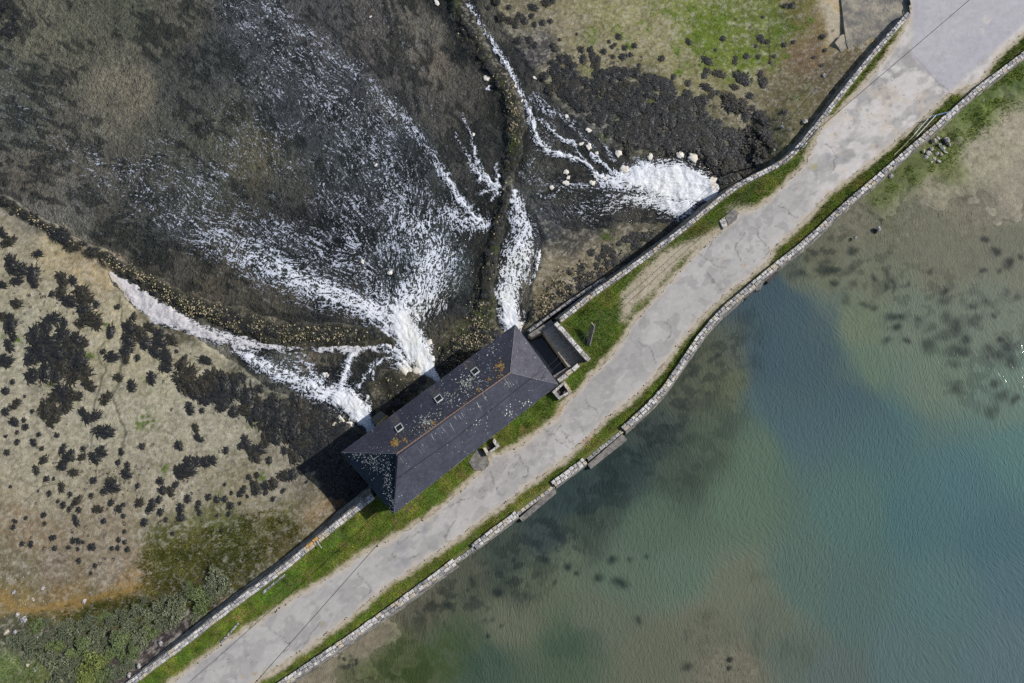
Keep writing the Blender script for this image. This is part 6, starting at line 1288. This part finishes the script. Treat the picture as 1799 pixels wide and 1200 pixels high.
# all further tufts and mats in one object
wv = []; wq = []; wt = []; n0 = 0
WD = []
for me in WM:
    c_ = np.zeros(len(me.vertices) * 3); me.vertices.foreach_get("co", c_); WD.append((c_.reshape(-1, 3), np.array([p_.vertices[:] for p_ in me.polygons if len(p_.vertices) == 4]), np.array([p_.vertices[:] for p_ in me.polygons if len(p_.vertices) == 3])))
for c_ in rest + SMALL:
    x_, y_, z_, r_ = clump_params(c_); V, Q, T = WD[rnd.randrange(12)]
    if c_[2] < 4: Q = Q[:81]; T = T[:0]; r_ *= 1.2
    a_ = rnd.uniform(0, 6.28); s_ = r_ * rnd.uniform(1.0, 1.3)
    wv.append(np.stack([x_ + s_ * (V[:, 0] * math.cos(a_) - V[:, 1] * math.sin(a_)), y_ + s_ * (V[:, 0] * math.sin(a_) + V[:, 1] * math.cos(a_)), z_ - .02 + r_ * .75 * V[:, 2]], 1)); wq.append(Q + n0); wt.append(T + n0); n0 += len(V)
tag(link("seaweed_mat", mesh_np("seaweed_mat", np.concatenate(wv), [np.concatenate(wq), np.concatenate(wt)], M['weed'])), "black seaweed matted over stones and mud round the outfalls", "seaweed", None, "stuff")
# weed in the pond, under water
subw = surf("submerged_weed", color=(0.035, 0.045, 0.042), color2=(0.05, 0.06, 0.045), rough=0.7, namt=0.3, bump=0)
PWM = []
for me in WM[:6]:
    m2_ = me.copy(); m2_.materials.clear(); m2_.materials.append(subw); PWM.append(m2_)
PWI = []
for i, (x_, y_, r_) in enumerate(PW):
    p0 = P(x_, y_, ZB); o = link("pond_weed", PWM[i % 6], None, (p0[0], p0[1], max(float(zbasin(p0[0], p0[1])), -1.22) - .05 if r_ > 4 else float(zbasin(p0[0], p0[1])))); s_ = r_ * .062
    o.scale = (s_ * 1.25, s_ * 1.05, .3 if r_ > 4 else s_ * .7); o.rotation_euler = (0, 0, rnd.uniform(0, 6.28))
    PWI.append((o, x_, y_, "broad" if r_ > 8 else "small"))
name_apart(PWI, [(1455,465,"in the round cluster near the sluice"),(1490,485,"just east of the round cluster"),(1495,510,"east of the dark channel"),(1570,490,"in the open shallows"),(1740,440,"in the pale shallows at the upper right"),(1730,470,"in the upper right rows"),(1565,555,"in the central row of weeds"),(1625,560,"left of the glittering patch"),(1670,580,"in the glittering patch"),(1720,550,"above the glittering patch"),(1640,600,"in the dark big patch"),(1680,630,"below the glittering patch"),(1770,640,"at the right edge"),(1690,690,"in the lower right weeds"),(1750,715,"at the right edge, lower"),(1090,980,"in the row across the lower pond"),(1060,1020,"below the row in the lower pond"),(1130,1080,"alone in the lower pond"),(870,1090,"in the muddy shallows at the bottom"),(840,1040,"near the green meadow"),(1000,1000,"beside the dark meadow"),(1210,1170,"on the sand bar at the bottom"),(610,1160,"on the mud by the wall at bottom left"),(1545,400,"on the mud near the dark rock"),(795,1068,"by the straight wall"),(1410,450,"touching the pond wall")], "pond weed clump", "pond weed")

# ------------------------------------------------------------------ scrub and marsh plants at the bottom left
def bush_mesh(seed, c1, n=1500):
    r = np.random.default_rng(seed); th = r.random(n) * 6.283; ph = np.arccos(r.random(n) ** .8); lobes = r.random((5, 2)) * 2 - 1
    R = .80 + .22 * np.sin(th * 3 + seed) * np.sin(ph * 2) + .12 * np.sin(th * 5 + 2 * seed) + .30 * (r.random(n) - .5)
    c = np.stack([R * np.sin(ph) * np.cos(th), R * np.sin(ph) * np.sin(th), R * np.cos(ph) * .75], 1)
    clump = fbm(c[:, 0] + seed, c[:, 1] + c[:, 2], 3, 800, 3.0)
    c *= (1 + .20 * clump)[:, None]
    s_ = .05 + .05 * r.random(n)
    d1 = r.normal(size=(n, 3)); d1 /= np.linalg.norm(d1, axis=1)[:, None]; d2 = np.cross(d1, r.normal(size=(n, 3))); d2 /= np.linalg.norm(d2, axis=1)[:, None]
    V = np.stack([c + d1 * s_[:, None], c + d2 * s_[:, None] * .5, c - d1 * s_[:, None], c - d2 * s_[:, None] * .5], 1).reshape(-1, 3)
    col = np.asarray(c1) * (.65 + .5 * r.random((n, 1)) + .3 * clump[:, None]); Q = np.arange(4 * n).reshape(-1, 4)
    fol = mesh_np("foliage", V, Q, M['blade'], np.repeat(col, 4, 0))
    return fol
core = blob_mesh(900, 3, .06, .8, surf("bush_core", color=(0.02, 0.022, 0.012), rough=.9, namt=.2, bump=.4), "dark_core")  # dark dome filling the inside of each bush
BK = {"grey": [bush_mesh(1, (.165, .185, .115)), bush_mesh(2, (.13, .15, .095))], "green": [bush_mesh(3, (.165, .21, .085)), bush_mesh(4, (.14, .18, .08))], "yellow": [bush_mesh(5, (.19, .225, .07))]}
BL = [(200,1142,19,"green"),(260,1115,14,"green"),(242,1130,16,"grey"),(160,1178,26,"yellow"),(107,1173,18,"grey"),(83,1157,16,"grey"),(53,1145,16,"grey"),(93,1140,15,"green"),(138,1147,16,"green"),(62,1103,11,"green"),(130,1117,15,"grey"),(167,1120,16,"grey"),(217,1113,15,"grey"),(273,1075,18,"grey"),(222,1093,15,"grey"),(150,1096,15,"grey"),(107,1117,13,"grey"),(240,1078,14,"grey"),(350,1057,20,"green"),(383,1027,22,"grey"),(307,1073,20,"grey"),(230,1150,12,"green"),(200,1186,14,"grey"),(25,1130,14,"grey"),(100,1195,16,"grey"),(60,1180,10,"green"),(290,1098,14,"grey"),(190,1098,12,"grey"),(325,1048,13,"grey"),(120,1096,9,"grey"),(180,1085,9,"green"),(205,1080,10,"grey"),(254,1095,10,"grey"),(272,1112,8,"grey"),(75,1095,8,"grey"),(40,1120,9,"grey"),(118,1130,11,"grey"),(148,1128,9,"green"),(180,1132,10,"grey"),(225,1125,9,"green"),(240,1108,9,"grey"),(128,1190,13,"grey"),(222,1170,9,"grey"),(212,1158,8,"green"),(66,1130,10,"grey"),(100,1105,9,"grey"),(290,1058,11,"grey"),(340,1085,9,"grey"),(368,1048,12,"grey"),(330,1030,9,"green"),(250,1060,9,"grey"),(160,1150,12,"grey"),(120,1158,10,"green"),(180,1195,14,"green"),(145,1200,14,"yellow"),(134,1172,12,"grey"),(182,1165,10,"green"),(78,1122,10,"grey")]
BUI = []
for i, (x_, y_, r_, k) in enumerate(BL):
    p0 = P(x_, y_, -2.2); zz = float(zfore(p0[0], p0[1])); p0 = P(x_, y_, zz + .4); s_ = r_ * .062
    w1 = {"grey": "grey-green", "green": "fresh green", "yellow": "yellow-green"}[k]; w2 = "large" if r_ > 17 else ("small" if r_ < 13 else "rounded")
    w3 = "close to the parapet wall" if x_ > 230 else ("at the bottom edge" if y_ > 1160 else ("by the left edge" if x_ < 70 else "in the middle of the scrub"))
    b = thing("bush", "bush", "bush", (p0[0], p0[1], zz), rnd.uniform(0, 6.28)); BUI.append((b, x_, y_, f"{w2} {w1}"))
    f = link("foliage", rnd.choice(BK[k]), b); f.scale = (s_ * rnd.uniform(1.0, 1.45), s_ * rnd.uniform(.85, 1.1), s_ * rnd.uniform(.5, .8)); f.rotation_euler = (0, 0, rnd.uniform(0, 6))
    c = link("dark_core", core, b); c.scale = (s_ * 1.3, s_ * 1.2, s_ * .5)
name_apart(BUI, [(60,1145,'by the left edge'),(110,1150,'in the left scrub'),(90,1190,'at the bottom left'),(165,1120,'in the middle scrub'),(220,1110,'in the right scrub'),(190,1170,'at the bottom centre'),(250,1140,'near the lower parapet'),(300,1080,'halfway up the parapet'),(365,1045,'at the scrub top by the parapet')], 'scrub bush', 'bush')
MARSH = [(248,1000),(252,965),(300,945),(345,930),(400,925),(440,905),(480,895),(520,915),(520,945),(480,985),(440,1000),(410,1040),(330,1075),(260,1100),(150,1110),(60,1100),(50,1080),(110,1068),(160,1058),(240,1045)]
msd = sdpoly(ex, ey, MARSH)
md = 60 * ss(-8, 8, msd + 10 * fbm(GX, GY, 4, 820, .8)) * ss(-.5, .1, fbm(GX, GY, 4, 824, 1.4) + ss(460, 300, px) * .6)
md = np.maximum(md, 70 * ss(0, 40, -(px - 60) * .5 + (py - 1140) * 1.2) * ss(130, 60, px) * ss(1120, 1160, py))
X_, Y_, I_ = scatter_grid(GX, GY, md * KEEP * (inner < -.9), GS, 1, r2)
mp_, mq_ = PIX(X_, Y_, ZF); tn = fbm(X_, Y_, 3, 830, .9)[:, None]
C_ = np.array([.066, .072, .012]) * (1 + .35 * tn) + np.clip(tn - .1, 0, 1) * np.array([.09, .07, .03])
lm = (ss(1120, 1160, mq_) * ss(130, 60, mp_))[:, None]; C_ = C_ * (1 - lm) + np.array([.13, .17, .06]) * (1 + .4 * tn) * lm
tufts("marsh_plants", X_, Y_, Zg.ravel()[I_], C_, .18, .06, 3, "stuff", "dark olive marsh plants carpeting the beach by the parapet", "marsh plants", 9)
# grassy bank in the pond's top right corner
bd_ = 55 * bank * ss(-.3, .2, fbm(BX, BY, 4, 244, 1.1)) * (Zb > -.9) * se_side
X_, Y_, I_ = scatter_grid(BX, BY, bd_, BS, 1, r2)
tn = fbm(X_, Y_, 3, 840, .9)[:, None]; C_ = np.array([.10, .14, .022]) * (1 + .4 * tn) + np.clip(tn, 0, 1) * np.array([.08, .03, .0])
tufts("bank_grass", X_, Y_, Zb.ravel()[I_], C_, .14, .05, 3, "stuff", "green samphire and grass below the pond wall at the top right", "grass", 12)
# green weed filaments on the eastern mud
gd_ = 26 * ne_green * dry * (inner < -.5) * KEEP * ss(1480, 1400, px) * ss(-.2, .3, fbm(GX, GY, 3, 90, 2.4))
X_, Y_, I_ = scatter_grid(GX, GY, gd_, GS, 1, r2)
tufts("green_algae", X_, Y_, Zg.ravel()[I_], np.array([.085, .13, .015]) * (.7 + .6 * r2.random((len(X_), 1))), .05, .08, 3, "stuff", "bright green weed growing over the eastern mud", "algae", 14)
print('objects', len(bpy.data.objects), 'tris', sum(sum(len(p.vertices) - 2 for p in m_.polygons) for m_ in bpy.data.meshes) if False else sum(len(m_.loops) - 2 * len(m_.polygons) for m_ in bpy.data.meshes))
